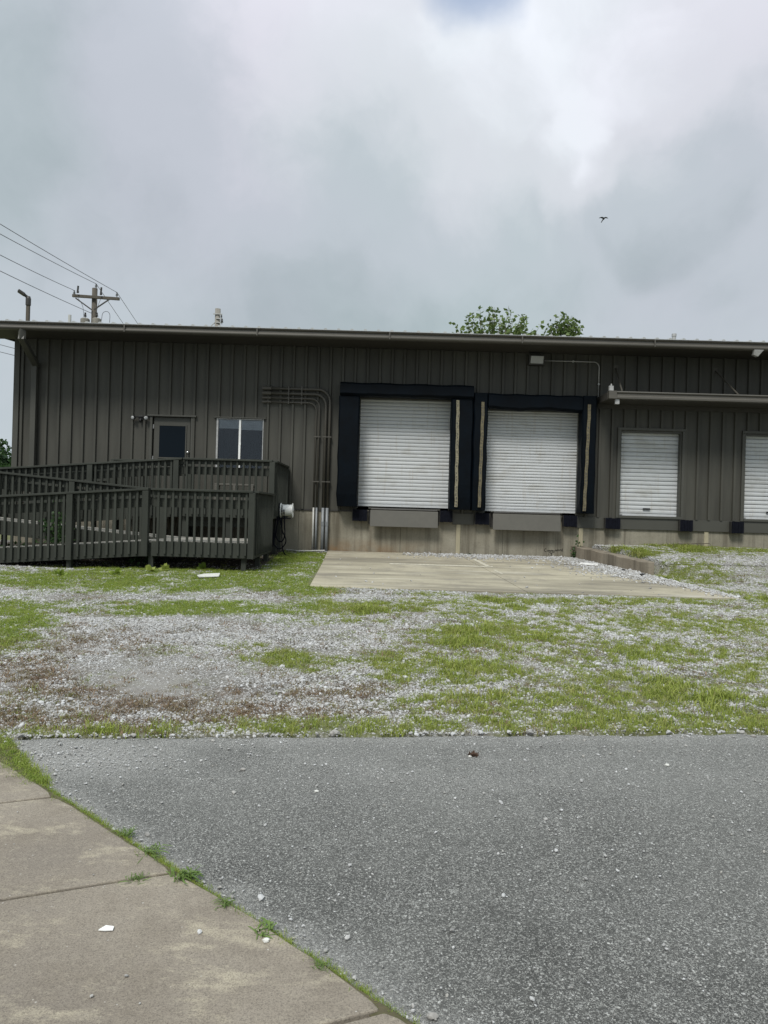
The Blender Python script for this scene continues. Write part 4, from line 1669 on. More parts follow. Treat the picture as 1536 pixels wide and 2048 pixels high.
railing((-10.3, YB), (-10.3, YA1), ZM, ZM, (-1, 0), posts=(0, 1))
# deck boards
bd = {}


def deck(x0, x1, y0, y1, z0, z1, alongx=True):
    """boards laid across the walk, each one its own piece"""
    w_ = .140
    n_ = max(1, int((x1 - x0) / w_))
    key = round(y1 - y0, 3)
    if key not in bd:
        m_ = MB().box(-w_ / 2 + .003, w_ / 2 - .003, 0, y1 - y0, -.036, 0).mesh('deck_board')
        m_.materials.append(M['deck'])
        bd[key] = m_
    sl = math.atan2(z1 - z0, x1 - x0)
    for i in range(n_):
        t = (i + .5) / n_
        place('deck_board', bd[key], (x0 + (x1 - x0) * t, y0, z0 + (z1 - z0) * t + random.uniform(-.001, .001)), rmp, (0, -sl, 0))


deck(XT, XLD, YA0 + .03, YA1 - .03, ZM, ZU)
deck(XLD, XRT - .03, YA0 + .03, WALL_Y - .08, ZU, ZU)
deck(-6.29, XLD, YA1 + .05, WALL_Y - .08, ZU, ZU)
deck(XT, XLD, YB + .03, YA0 - .08, ZM, ZL)
deck(XLD, XRT - .03, YC + .03, YA0 - .08, ZL, ZL)
deck(-11.4, XLD, YC + .03, YB - .08, .40, ZL)
deck(-10.27, XT, YB + .03, YA1 - .03, ZM, ZM)
# joists under the decks
mbx = MB()
for y in (14.3, 14.7):
    mbx.bar((-10.5, y, .33), (XLD, y, .80), .04, .2)
for y in (14.4, 15.0, 15.5):
    mbx.bar((XLD, y, .80), (XRT - .05, y, .80), .04, .2)
for y in (15.4, 15.7):
    mbx.bar((XT, y, ZM - .15), (XLD, y, ZL - .15), .04, .2)
for y in (16.5, 16.85):
    mbx.bar((XT, y, ZM - .15), (XLD, y, ZU - .15), .04, .2)
for y in (16.6, 17.1, 17.6, 18.0):
    mbx.bar((XLD, y, ZU - .15), (XRT - .05, y, ZU - .15), .04, .2)
mbx.bar((XRT - .03, YA0 - .05, ZL - .15), (XLD, YA0 - .05, ZL - .15), .04, .22)
obj('joist', mbx, M['ramp'], rmp)
# support posts to the ground
sup = [(-4.36, 13.95, ZL), (-2.62, 13.97, ZL), (-2.52, 14.9, ZL), (-2.52, 15.9, ZL), (-4.36, 15.8, ZL), (-5.9, 13.95, .82), (-7.3, 13.95, .71), (-4.4, 15.06, ZL),
       (-6.25, 15.06, 1.09), (-8.0, 15.06, 1.23), (-4.36, 16.2, ZU), (-2.55, 16.2, ZU), (-2.55, 17.3, ZU), (-2.55, 18.05, ZU), (-6.35, 16.2, 1.51), (-8.3, 16.2, 1.35),
       (-6.25, 17.3, ZU), (-4.5, 17.3, ZU), (-3.4, 16.2, ZU), (-3.5, 15.9, ZL)]
for x_, y_, d_ in sup:
    zg = float(gz(x_, y_)) - .08
    obj('support_post', MB().box(x_ - .046, x_ + .046, y_ - .046, y_ + .046, zg, d_ - .05), M['ramp'], rmp, bevel=.004)
obj('stringer', MB().box(XLD + .1, XRT - .1, YA0 + .20, YA0 + .24, ZU - .50, ZU - .26), M['ramp'], rmp)

# ---- bench on the upper landing
bn = thing('bench', (-3.55, 17.75, ZU), 'weathered grey slatted bench on the upper landing under the window', 'bench')
m_ = MB()
for k in range(3):
    m_.box(-4.03, -3.10, 17.50 + k * .13, 17.60 + k * .13, ZU + .455, ZU + .495)
obj('seat', m_, M['steel_paint'], bn, bevel=.004)
for xx in (-4.0, -3.56, -3.14):
    for yy in (17.53, 17.82):
        obj('leg', MB().box(xx - .03, xx + .03, yy - .03, yy + .03, ZU, ZU + .453), M['steel_paint'], bn, bevel=.004)
obj('stretcher', MB().box(-3.97, -3.17, 17.66, 17.70, ZU + .12, ZU + .18), M['steel_paint'], bn)

# ---- hose reel
hr = thing('hose_reel', (-2.28, 17.0, 1.42), 'white drum hose reel with loops of black hose on the ramp side', 'hose reel')
hx, hy, hz = -2.365, 16.95, 1.575
obj('drum', MB().lathe((hx, hy, hz), (1, 0, 0), [(0, .165), (.012, .165), (.014, .13), (.265, .13), (.267, .165), (.28, .165)], 28), M['white'], hr, smooth=False)
obj('hub', MB().lathe((hx + .281, hy, hz), (1, 0, 0), [(0, .05), (.02, .045)], 16), M['galv'], hr)
obj('bracket', MB().box(hx - .09, hx - .002, hy - .07, hy + .07, hz - .24, hz - .02).box(hx - .09, hx + .24, hy - .02, hy + .02, hz - .20, hz - .17), M['black'], hr, bevel=.004)


def hose(pts_, r=.0135):
    P_ = [Vector(p) for p in pts_]
    out = []
    for i in range(len(P_) - 1):
        a, b, c, d = P_[max(i - 1, 0)], P_[i], P_[i + 1], P_[min(i + 2, len(P_) - 1)]
        for k in range(7):
            t = k / 7
            out.append(.5 * ((2 * b) + (c - a) * t + (2 * a - 5 * b + 4 * c - d) * t * t + (3 * b - a - 3 * c + d) * t ** 3))
    out.append(P_[-1])
    return MB().tube(out, r, 7)


yh = 16.78


def hp(px, py, dy=0):
    x_, z_ = P(500 + px / 7.68, 980 + py / 7.68, yh + dy)
    return (x_, yh + dy, z_)


for pl in ([hp(440, 210), hp(415, 400), hp(380, 560), hp(345, 800), hp(300, 900), hp(280, 920, .1)],
           [hp(455, 205), hp(440, 420), hp(405, 600), hp(370, 720), hp(345, 860), hp(300, 890, .05)],
           [hp(455, 410), hp(480, 520), hp(500, 640), hp(540, 720), hp(550, 800), hp(500, 880), hp(440, 900), hp(390, 860), hp(365, 810), hp(390, 680), hp(430, 480)],
           [hp(490, 230), hp(490, 500), hp(490, 760), hp(500, 900), hp(540, 990), hp(600, 1010, .2)],
           [hp(520, 300), hp(530, 520), hp(535, 680), hp(500, 780), hp(440, 780), hp(400, 700), hp(420, 500), hp(450, 300)]):
    obj('hose', hose(pl), M['rubber'], hr, smooth=True)

# ================================================================== utility poles, street lamp, wires
UY = 37.0
ux, uz = P(190, 577, UY)
ubx = ux + .25
up_ = thing('utility_pole', (ux, UY, .5), 'dark wooden utility pole with crossarm and insulators behind the left end of the roof', 'utility pole')
obj('pole', MB().tube([(ux, UY, .3), (ux, UY, uz)], [.17, .13], 12), M['wood_pole'], up_, smooth=True)
cl, cr = P(146, 592, UY - .15), P(242, 601, UY + .0)
arm = MB().beam((cl[0], UY - .20, cl[1]), (cr[0], UY - .20, cl[1] - .10), .11, .14)
obj('crossarm', arm, M['wood_pole'], up_, bevel=.01)
za = cl[1] - .05
for sx_ in (-1, 1):
    obj('brace', MB().beam((ux + sx_ * .85, UY - .24, za - .08), (ux + sx_ * .06, UY - .20, za - .62), .035, .06), M['dark_metal'], up_)


def insul(x_, y_, z_, s=1):
    return MB().lathe((x_, y_, z_), (0, 0, 1), [(0, .02), (.08 * s, .02), (.09 * s, .07 * s), (.13 * s, .03 * s), (.15 * s, .065 * s), (.19 * s, .03 * s), (.24 * s, .045 * s), (.26 * s, .02 * s)], 10)


iw = []
for px_, base in ((152, za + .06), (192, uz - .02), (237, za + .02)):
    x_ = P(px_, 590, UY)[0]
    obj('insulator', insul(x_, UY - .2 if px_ != 192 else UY, base), M['porcelain'], up_)
    iw.append((x_, UY - .2 if px_ != 192 else UY, base + .25))
for px_, ya_, yb_ in ((161, 576, 590), (207, 579, 594)):
    a, b = P(px_, ya_, UY), P(px_, yb_, UY)
    obj('fuse_cutout', MB().tube([(a[0], UY - .33, b[1]), (a[0] + .03, UY - .33, a[1])], .045, 8).box(a[0] - .03, a[0] + .05, UY - .33, UY - .26, b[1] + .02, b[1] + .10), M['dark_metal'], up_)
for px_ in (177, 200):
    a = P(px_, 641, UY)
    obj('transformer_can', MB().lathe((a[0], UY - .4, a[1] - 1.2), (0, 0, 1), [(0, .2), (1.15, .22), (1.2, .16)], 14), M['pole_grey'], up_)
    obj('bushing', insul(a[0], UY - .4, a[1] - .01, 1.15), M['dark_metal'], up_)
a = P(210, 640, UY)
obj('jumper', hose([(a[0] - .05, UY - .3, a[1] - .1), (a[0], UY - .3, a[1] + .25), (a[0] + .2, UY - .3, a[1] + .35), (a[0] + .35, UY - .3, a[1] + .2), (a[0] + .35, UY - .3, a[1] - .2)], .012), M['wire'], up_)
obj('jumper', hose([(iw[0][0] + .25, UY - .33, za - .1), (iw[0][0] + .5, UY - .35, za - .5), (ux - .35, UY - .4, za - 1.05)], .010), M['wire'], up_)
obj('jumper', hose([(iw[2][0] - .75, UY - .33, za - .1), (iw[2][0] - .9, UY - .35, za - .6), (ux + .25, UY - .4, za - 1.05)], .010), M['wire'], up_)
# wires: each one its own thing
wl_ = [('highest', (0, 443), iw[2], (272, 642), 'topmost power line running to the right end of the crossarm'), ('second', (0, 463), iw[1], (243, 642), 'second power line from the top, tied to the pole head'),
       ('third', (0, 505), iw[0], None, 'third power line, tied to the left end of the crossarm'), ('fourth', (0, 537), None, None, 'lowest cable above the roof, meeting the pole under the crossarm')]
for nm, near, ins, far, lab in wl_:
    yn = 26.0
    a = P(*near, yn)
    if ins is None:
        x_, z_ = P(186, 628, UY)
        ins = (x_, UY - .05, z_)
    A, I = Vector((a[0], yn, a[1])), Vector(ins)
    ext = A + (A - I) * .8
    pts_ = []
    for k in range(15):
        t = k / 14
        p_ = ext.lerp(I, t)
        p_.z -= .35 * (t * (1 - t)) - .35 * (.444 * .556)*0
        pts_.append(p_)
    if far:
        b = P(*far, 45)
        pts_ += [I.lerp(Vector((b[0], 45, b[1])), t) for t in (.5, 1.0, 2.2)]
    o = obj('power_line', MB().tube(pts_, .013, 5), M['wire'], None)
    tag(o, lab, 'power line', 'power lines on the left')
for (ya_, yb_), lab in (((688, 698), 'upper of the two cables passing behind the left wall corner'), ((703, 712), 'lower of the two cables passing behind the left wall corner')):
    a, b = P(-40, ya_ - 9, 44), P(33, yb_, 40)
    c = Vector((b[0], 40, b[1])) + (Vector((b[0], 40, b[1])) - Vector((a[0], 44, a[1]))) * 3
    c.y, c.z = 38.5, b[1] - .3
    o = obj('service_cable', MB().tube([(a[0] - 4, 46, a[1] + .6), (a[0], 44, a[1]), (b[0], 40, b[1]), (b[0] + 2.0, 38.6, b[1] - .3)], .016, 5), M['wire'], None)
    tag(o, lab, 'cable', 'service cables behind the wall corner')
# second pole
PY = 44.0
qx, qz = P(436, 618, PY)
p2 = thing('utility_pole', (qx, PY, .5), 'bare weathered pole top with small fittings rising behind the roof above the window', 'utility pole')
obj('pole', MB().tube([(qx, PY, .3), (qx, PY, qz)], [.2, .165], 12), M['pole_grey'], p2, smooth=True)
for dz in (.35, .62, .85):
    obj('fitting', MB().beam((qx - (.22 if dz == .35 else .05), PY - .18, qz - dz), (qx + .30, PY - .18, qz - dz), .06, .05), M['galv'], p2)
obj('bushing', insul(qx + .30, PY - .18, qz - .95, 1.3), M['dark_metal'], p2)
obj('bushing', insul(qx + .27, PY - .18, qz - .60, .8), M['dark_metal'], p2)
obj('guy_clamp', MB().beam((qx - .1, PY - .1, qz - .8), (qx - .45, PY - .1, qz - 1.15), .05, .04), M['galv'], p2)
# street lamp
LY = 25.0
lx, lz = P(57, 600, LY)
ls = thing('street_lamp', (lx, LY, .5), 'brown area lamp on a square post rising above the left roof corner', 'street lamp')
obj('post', MB().box(lx - .05, lx + .05, LY - .05, LY + .05, .3, lz), M['wood_pole'], ls)
obj('collar', MB().lathe((lx, LY, lz - .18), (0, 0, 1), [(0, .085), (.22, .085), (.30, .06)], 12), M['dark_metal'], ls)
hx0, hz0 = P(40, 586, LY)
obj('arm', MB().beam((lx + .02, LY, lz + .05), (lx - .12, LY - .05, lz + .16), .09, .09), M['dark_metal'], ls, bevel=.01)
obj('lamp_head', MB().beam((lx - .10, LY - .05, lz + .15), (hx0 + .01, LY - .15, hz0 + .04), .22, .09), M['dark_metal'], ls, bevel=.02)


# ================================================================== trees
def leaf(m_, c, d, size):
    d = d.normalized()
    a = d.cross(Vector((random.gauss(0, 1), random.gauss(0, 1), random.gauss(0, 1)))).normalized()
    w_ = size * .36
    tip = c + d * size
    mid = c + d * size * .45 + Vector((0, 0, -.04 * size))
    m_.add([c, mid + a * w_, tip, mid - a * w_], [(0, 1, 2), (0, 2, 3)])


def tree(x_, y_, top, rx, rz, label, shoots, per, size, lm, flat=False, core=0, crown_z=None):
    g_ = .6
    cz = crown_z if crown_z else top - rz
    t_ = thing('tree', (x_, y_, g_), label, 'tree')
    tm = MB()
    lean = random.uniform(-.2, .2)
    tm.tube([(x_, y_, g_ - .2), (x_ + lean * .3, y_, g_ + (cz - g_) * .5), (x_ + lean, y_, cz - rz * .3), (x_ + lean, y_, cz + rz * .4)], [.28, .22, .16, .07], 10)
    cm = MB()
    tips = []
    for k in range(11):
        az = k * 2.399 + random.uniform(-.3, .3)
        s0 = Vector((x_ + lean * .8, y_, cz - rz * random.uniform(.1, .55)))
        e_ = Vector((x_ + math.cos(az) * rx * random.uniform(.5, .8), y_ + math.sin(az) * rx * random.uniform(.5, .8), cz + rz * random.uniform(-.1, .65)))
        md = s0.lerp(e_, .5) + Vector((0, 0, .2))
        tm.tube([s0, md, e_], [.09, .06, .025], 6)
    for k in range(shoots):
        az, u = random.uniform(0, 2 * math.pi), random.uniform(-.55, 1)
        rr = math.sqrt(max(0, 1 - u * u))
        f_ = random.uniform(.72, 1.0) + random.choice((0, 0, .10, .16))
        b_ = Vector((x_ + math.cos(az) * rr * rx * f_ * .85, y_ + math.sin(az) * rr * rx * f_ * .85, cz + u * rz * f_ * .86))
        d = Vector((math.cos(az) * rr * .6, math.sin(az) * rr * .6, .55 + .7 * max(0, u))).normalized()
        ln = random.uniform(.5, 1.0) * rz * .32
        tm.tube([b_ - d * ln * .8, b_ + d * ln], [.022, .006], 4, cap=False)
        for q in range(per):
            t = random.uniform(-.5, 1)
            p_ = b_ + d * ln * t + Vector((random.gauss(0, .10), random.gauss(0, .10), random.gauss(0, .07))) * (1.5 - t * .8)
            dd = (d * .4 + Vector((random.gauss(0, 1), random.gauss(0, 1), random.gauss(-.35, .6))))
            leaf(cm, p_, dd, size * random.uniform(.65, 1.15))
    for q in range(core):
        v_ = Vector((random.gauss(0, 1), random.gauss(0, 1), random.gauss(0, 1))).normalized() * random.uniform(.3, .85)
        leaf(cm, Vector((x_ + v_.x * rx, y_ + v_.y * rx, cz + v_.z * rz)), Vector((random.gauss(0, 1), random.gauss(0, 1), random.gauss(-.3, .6))), size * 1.3)
    obj('trunk', tm, M['bark'], t_, smooth=True)
    obj('crown', cm, lm, t_)
    return t_


TY = 41.0
tx, tz = P(993, 612, TY)
tree(tx, TY, tz - .40, 2.55, 2.8, 'broad leafy treetop showing over the roof, the wider of two', 185, 15, .28, M['leaf'], core=90)
tx, tz = P(1124, 632, TY + 1)
tree(tx, TY + 1, tz - .2, 1.25, 2.3, 'small leafy treetop showing over the roof, the narrower of two', 85, 15, .28, M['leaf'], core=35)
tx, tz = P(-25, 884, 42)
tree(tx, 42, tz, 2.3, 2.4, 'dense green tree standing low beyond the left building corner', 240, 30, .30, M['leaf_dark'], core=2500)

# ================================================================== bird
bx_, bz_ = P(1207, 437, 40)
bm_ = MB()
bm_.lathe((bx_ + .05, 39.9, bz_ + .02), (-.25, .9, -.25), [(0, .012), (.05, .035), (.14, .042), (.24, .028), (.33, .012)], 10)
bird = thing('bird', (bx_, 40, bz_), 'small dark bird gliding with spread wings in the cloudy sky', 'bird')
obj('body', bm_, M['bird'], bird, smooth=True)
for s in (-1, 1):
    wv = []
    for q, (a, h, c) in enumerate(((.0, .03, .13), (.09, .065, .12), (.17, .055, .085), (.245, .015, .02))):
        wv += [(bx_ + s * a, 40.0 - c * .4, bz_ + h), (bx_ + s * a, 40.0 + c, bz_ + h - .01), (bx_ + s * a, 40.0 + c * .2, bz_ + h + .012)]
    fs_ = []
    for q in range(3):
        for k in range(3):
            fs_.append((3 * q + k, 3 * q + (k + 1) % 3, 3 * q + 3 + (k + 1) % 3, 3 * q + 3 + k))
    obj('wing', MB().add(wv, fs_ + [(0, 1, 2), (9, 10, 11)]), M['bird'], bird)
tl = MB().add([(bx_ - .03, 40.15, bz_ - .06), (bx_ + .0, 40.15, bz_ - .06), (bx_ - .01, 40.3, bz_ - .11), (bx_ - .06, 40.3, bz_ - .11), (bx_ - .03, 40.15, bz_ - .05), (bx_, 40.15, bz_ - .05), (bx_ - .01, 40.3, bz_ - .10), (bx_ - .06, 40.3, bz_ - .10)],
              [(0, 1, 2, 3), (4, 5, 6, 7), (0, 1, 5, 4), (1, 2, 6, 5), (2, 3, 7, 6), (3, 0, 4, 7)])
obj('tail', tl, M['bird'], bird)


# ================================================================== scattered stuff
def gpt(px, py, z=0.0):
    """ground spot seen at a photo pixel (for reading the photograph's ground marks)"""
    u, v = px - 768, py - 1024
    uu, vv_ = u + v * ROLL, v - u * ROLL
    y = 8.0
    for _ in range(60):
        x_ = uu / F_PX * y
        zz = float(gz(x_, y, False)) if z is None else z
        y = y * .5 + .5 * (1.6 - zz) * F_PX / vv_
    return uu / F_PX * y, y


lib = bpy.data.collections.new('scatter_library')     # not linked to the scene


def stone_src(i):
    bm = bmesh.new()
    bmesh.ops.create_icosphere(bm, subdivisions=1, radius=1)
    r_ = random.Random(100 + i)
    for v in bm.verts:
        v.co *= r_.uniform(.72, 1.15)
        v.co.x *= r_.uniform(.95, 1.05) * (1.25 if i % 2 else 1.0)
        v.co.z *= .62
    m = bpy.data.meshes.new('stone_%d' % i)
    bm.to_mesh(m)
    bm.free()
    m.materials.append(M['stone'])
    return m


def tuft_src(i, mat_, blades, h, spread, w, droop=1.0):
    r_ = random.Random(500 + i)
    m_ = MB()
    for k in range(blades):
        a, rr = r_.uniform(0, 6.283), abs(r_.gauss(0, spread * .55))
        b_ = Vector((math.cos(a) * rr, math.sin(a) * rr, -.01))
        az = r_.uniform(0, 6.283)
        out = Vector((math.cos(az), math.sin(az), 0))
        hh = h * r_.uniform(.5, 1.15)
        ln = r_.uniform(.25, .9) * hh * droop
        s_ = Vector((-out.y, out.x, 0)) * w * r_.uniform(.7, 1.3)
        p1 = b_ + Vector((0, 0, hh * .6)) + out * ln * .35
        p2 = b_ + Vector((0, 0, hh * (.95 - .3 * droop * r_.random()))) + out * ln
        m_.add([b_ - s_, b_ + s_, p1 + s_ * .75, p1 - s_ * .75, p2], [(0, 1, 2, 3), (3, 2, 4)])
    m = bpy.data.meshes.new('tuft_%d' % i)
    m.from_pydata(m_.v, [], m_.f)
    m.materials.append(mat_)
    return m


def source(name, meshes):
    c = bpy.data.collections.new(name)
    for i, m in enumerate(meshes):
        o = bpy.data.objects.new('%s_%02d' % (name, i), m)
        c.objects.link(o)
    return c


def scatter(name, pts_, rot, scl_, idx, coll, label):
    m = bpy.data.meshes.new(name)
    m.from_pydata(pts_.tolist(), [], [])
    n_ = len(pts_)
    a = m.attributes.new('rot', 'FLOAT_VECTOR', 'POINT')
    a.data.foreach_set('vector', np.asarray(rot, np.float32).ravel())
    a = m.attributes.new('scl', 'FLOAT', 'POINT')
    a.data.foreach_set('value', np.asarray(scl_, np.float32))
    a = m.attributes.new('idx', 'INT', 'POINT')
    a.data.foreach_set('value', np.asarray(idx, np.int32))
    o = bpy.data.objects.new(name, m)
    COL.objects.link(o)
    o['kind'] = 'stuff'
    o['label'] = label
    ng = bpy.data.node_groups.new(name, 'GeometryNodeTree')
    ng.interface.new_socket(name='Geometry', in_out='INPUT', socket_type='NodeSocketGeometry')
    ng.interface.new_socket(name='Geometry', in_out='OUTPUT', socket_type='NodeSocketGeometry')
    N, L = ng.nodes, ng.links
    gi, go = N.new('NodeGroupInput'), N.new('NodeGroupOutput')
    ip = N.new('GeometryNodeInstanceOnPoints')
    ci = N.new('GeometryNodeCollectionInfo')
    ci.inputs['Collection'].default_value = coll
    ci.inputs['Separate Children'].default_value = True
    ci.inputs['Reset Children'].default_value = True

    def na(nm, t):
        q = N.new('GeometryNodeInputNamedAttribute')
        q.data_type = t
        q.inputs['Name'].default_value = nm
        return next(s for s in q.outputs if s.enabled and s.name == 'Attribute')
    e2r = N.new('FunctionNodeEulerToRotation')
    L.new(na('rot', 'FLOAT_VECTOR'), e2r.inputs[0])
    L.new(gi.outputs[0], ip.inputs['Points'])
    L.new(ci.outputs[0], ip.inputs['Instance'])
    ip.inputs['Pick Instance'].default_value = True
    L.new(na('idx', 'INT'), ip.inputs['Instance Index'])
    L.new(e2r.outputs[0], ip.inputs['Rotation'])
    L.new(na('scl', 'FLOAT'), ip.inputs['Scale'])
    L.new(ip.outputs[0], go.inputs[0])
    md = o.modifiers.new('scatter', 'NODES')
    md.node_group = ng
    return o


STONES = source('stone', [stone_src(i) for i in range(7)])
TUFTS = source('tuft', [tuft_src(i, M['grass'], 18, .044, .058, .0018) for i in range(5)])
LAWN = source('lawn', [tuft_src(20 + i, M['lawn'], 20, .040, .060, .0019) for i in range(4)])
DRYT = source('dry', [tuft_src(40 + i, M['dry_grass'], 20, .034, .060, .0020, 1.9) for i in range(4)])


def yard_points(n, y0=5.0, y1=18.22):
    # uniform over the visible wedge of the yard
    y = np.sqrt(rng.uniform(y0 ** 2, y1 ** 2, n))
    x_ = rng.uniform(-1, 1, n) * (.56 * y + .4)
    ok = (y > edge_y(x_) + .01) & ~in_pad(x_, y, .0)
    ok &= ~((y > 15.36) & (np.abs(x_ - curb_x(y) + .10) < .16))
    return x_[ok], y[ok]


def rots(n, tilt):
    return np.stack([rng.normal(0, tilt, n), rng.normal(0, tilt, n), rng.uniform(0, 6.283, n)], -1)


# gravel
x_, y_ = yard_points(760000)
g, d, f = cover(x_, y_)
clump = fbm(x_ * 2.2, y_ * 2.2, 70)
dens = (1 - .72 * g) * (1 - .45 * d) * (1 - .55 * f) * (.35 + 1.0 * sstep((clump - .25) / .4))
dens = np.where((x_ < -2.35) & (y_ > 13.9), dens * .08, dens)
dens = np.where((x_ < -1.25) & (y_ > 15.2), dens * .15, dens)
dens *= np.clip(1.25 - y_ * .03, .5, 1)
keep = rng.random(len(x_)) < dens
x_, y_, f, g = x_[keep], y_[keep], f[keep], g[keep]
n_ = len(x_)
size = np.exp(rng.normal(math.log(.0075), .42, n_)) * (1 - .35 * f) * (1 + .022 * (y_ - 8))
size = np.clip(size, .005, .036)
zz = gz(x_, y_) + size * .10
print('gravel', n_)
scatter('gravel', np.stack([x_, y_, zz], -1), rots(n_, .35), size, rng.integers(0, 7, n_), STONES, 'loose pale grey limestone gravel over the yard')

# gravel drift on the pad: along the wall and the right edge
xa_, ya_ = rng.uniform(-1.0, 6.2, 60000), rng.uniform(12.3, 18.22, 60000)
ok = in_pad(xa_, ya_, .0)
xa_, ya_ = xa_[ok], ya_[ok]
wallk = np.exp(-((18.25 - ya_) / (.40 + .45 * fbm(xa_ * 1.3, ya_ * 0, 80))) ** 2) * sstep((xa_ - .2) / 1.8)
rightk = np.exp(-((pad_x(ya_) - xa_) / (.25 + .55 * sstep((ya_ - 12.8) / 2.5))) ** 2)
den = np.clip(np.maximum(wallk, rightk), 0, 1) * .9 + .0012
ok = rng.random(len(xa_)) < den
xa_, ya_ = xa_[ok], ya_[ok]
n_ = len(xa_)
size = np.clip(np.exp(rng.normal(math.log(.017), .35, n_)), .006, .04)
scatter('gravel_drift', np.stack([xa_, ya_, padz(ya_) + size * .35], -1), rots(n_, .4), size, rng.integers(0, 7, n_), STONES, 'pale gravel washed onto the concrete apron along its edges')

# crumbs on the asphalt and sidewalk
xa_, ya_ = rng.uniform(-3.2, 4.2, 90000), rng.uniform(1.6, 5.9, 90000)
ok = (ya_ < edge_y(xa_) + .02) & (np.abs(xa_) < .56 * ya_ + .2)
xa_, ya_ = xa_[ok], ya_[ok]
sd = seam_dist(xa_, ya_)
dust = asphalt_attrs(xa_, ya_)['dust']
den = np.where(sd > 0, .030 + .55 * dust ** 1.5, .003)
den = np.maximum(den, .5 * np.exp(-((ya_ - edge_y(xa_)) / .035) ** 2))
ok = rng.random(len(xa_)) < den
xa_, ya_, sd = xa_[ok], ya_[ok], sd[ok]
n_ = len(xa_)
size = np.clip(np.exp(rng.normal(math.log(.0042), .45, n_)), .002, .016)
edge_near = np.exp(-((ya_ - edge_y(xa_)) / .05) ** 2)
size = np.where(rng.random(n_) < .25 * edge_near, size * 3.0, size)
zz = np.where(sd > 0, .004, .022) + size * .3
scatter('pebbles', np.stack([xa_, ya_, zz], -1), rots(n_, .4), size, rng.integers(0, 7, n_), STONES, 'small pale stone crumbs strewn over asphalt and sidewalk')

# grass
x_, y_ = yard_points(230000)
g, d, f = cover(x_, y_)
lush = ((x_ < -.9) & (y_ > 9.0)) | ((x_ < -3.6) & (y_ > 7.8))
under = (x_ < -2.4) & (y_ > 14.1)
pg = np.where(under, .02, g ** 1.15 * .66)
k1 = rng.random(len(x_)) < pg
xs1, ys1, gs1, lu = x_[k1], y_[k1], g[k1], lush[k1]
sc1 = (.55 + .75 * gs1) * np.exp(rng.normal(0, .25, len(xs1)))
tall = fbm(xs1 * 1.1, ys1 * 1.1, 90)
sc1 *= .8 + 1.0 * sstep((tall - .55) / .2) * (~lu)
for nm, sel, col_, lab in (('grass', ~lu, TUFTS, 'yellowish green grass growing in patches through the gravel'), ('lawn_grass', lu, LAWN, 'short bright green grass below the ramp and beside the apron')):
    n_ = int(sel.sum())
    print(nm, n_)
    scatter(nm, np.stack([xs1[sel], ys1[sel], gz(xs1[sel], ys1[sel])], -1), rots(n_, .12), sc1[sel], rng.integers(0, 5 if nm == 'grass' else 4, n_), col_, lab)
k2 = rng.random(len(x_)) < np.where(under, 0, d ** 1.1 * .62 + .03 * (1 - g) * (y_ < 9))
n_ = int(k2.sum())
print('dry', n_)
scatter('dry_grass', np.stack([x_[k2], y_[k2], gz(x_[k2], y_[k2])], -1), rots(n_, .2), np.exp(rng.normal(0, .3, n_)), rng.integers(0, 4, n_), DRYT, 'withered brown grass in the near left of the yard')

# grass along the sidewalk seam
sxs, sys_, ssc = [], [], []
for (ax, ay), (bx2, by2) in zip(SEAM[1:-1], SEAM[2:]):
    L_ = math.hypot(bx2 - ax, by2 - ay)
    for i in range(int(L_ * 340)):
        t = random.random()
        x1_, y1_ = ax + t * (bx2 - ax), ay + t * (by2 - ay)
        wide = .03 + .20 * max(0, min(1, (y1_ - 4.0) / .6))
        q = float(fbm(x1_ * 3.1, y1_ * 3.1, 95))
        prob = 1.0 if y1_ > 4.15 else (.95 if y1_ > 3.2 else .7) * (1 if q > .42 else .45)
        if random.random() < prob:
            o_ = random.uniform(0, wide)
            sxs.append(x1_ + .67 * o_)
            sys_.append(y1_ + .74 * o_)
            ssc.append(random.uniform(.35, .8) * (1.25 if y1_ > 4.15 else .75))
n_ = len(sxs)
scatter('seam_grass', np.stack([np.array(sxs), np.array(sys_), np.full(n_, .008)], -1), rots(n_, .15), np.array(ssc), rng.integers(0, 4, n_), LAWN, 'green grass tufts growing along the sidewalk seam')


# ================================================================== single weeds and litter
def weed(px, py, h, spread, blades, label, z=0.02, w=.004, zfun=None, group=None, mat_='weed'):
    x1_, y1_ = gpt(px, py, z if zfun is None else None)
    zz_ = z if zfun is None else float(gz(x1_, y1_))
    m_ = MB()
    h, spread, w = h * .62, spread * .92, w * .8
    lobes = [(random.uniform(0, 6.283), random.uniform(.4, 1.15)) for _ in range(5)]
    for k in range(int(blades * 1.8)):
        la, ll = random.choice(lobes)
        az = la + random.gauss(0, .55)
        out = Vector((math.cos(az), math.sin(az), 0))
        ln = spread * ll * random.uniform(.3, 1.1)
        hh = h * random.uniform(.15, 1.0) ** 1.2
        ww = w * random.uniform(.35, .95)
        s_ = Vector((-out.y, out.x, random.uniform(-.5, .5))) * ww
        b_ = Vector((x1_ + random.gauss(0, spread * .22), y1_ + random.gauss(0, spread * .22), zz_ - .004))
        p1 = b_ + out * ln * .4 + Vector((random.gauss(0, .004), random.gauss(0, .004), hh * .8))
        p2 = b_ + out * ln * .75 + Vector((random.gauss(0, .006), random.gauss(0, .006), hh))
        p3 = b_ + out * ln + Vector((0, 0, hh * random.uniform(.4, 1.0)))
        m_.add([b_ - s_ * .6, b_ + s_ * .6, p1 + s_, p1 - s_, p2 + s_ * .8, p2 - s_ * .8, p3], [(0, 1, 2, 3), (3, 2, 4, 5), (5, 4, 6)])
    o = obj('weed', m_, M[mat_], None, origin=(x1_, y1_, zz_))
    tag(o, label, 'weed', group)
    return o


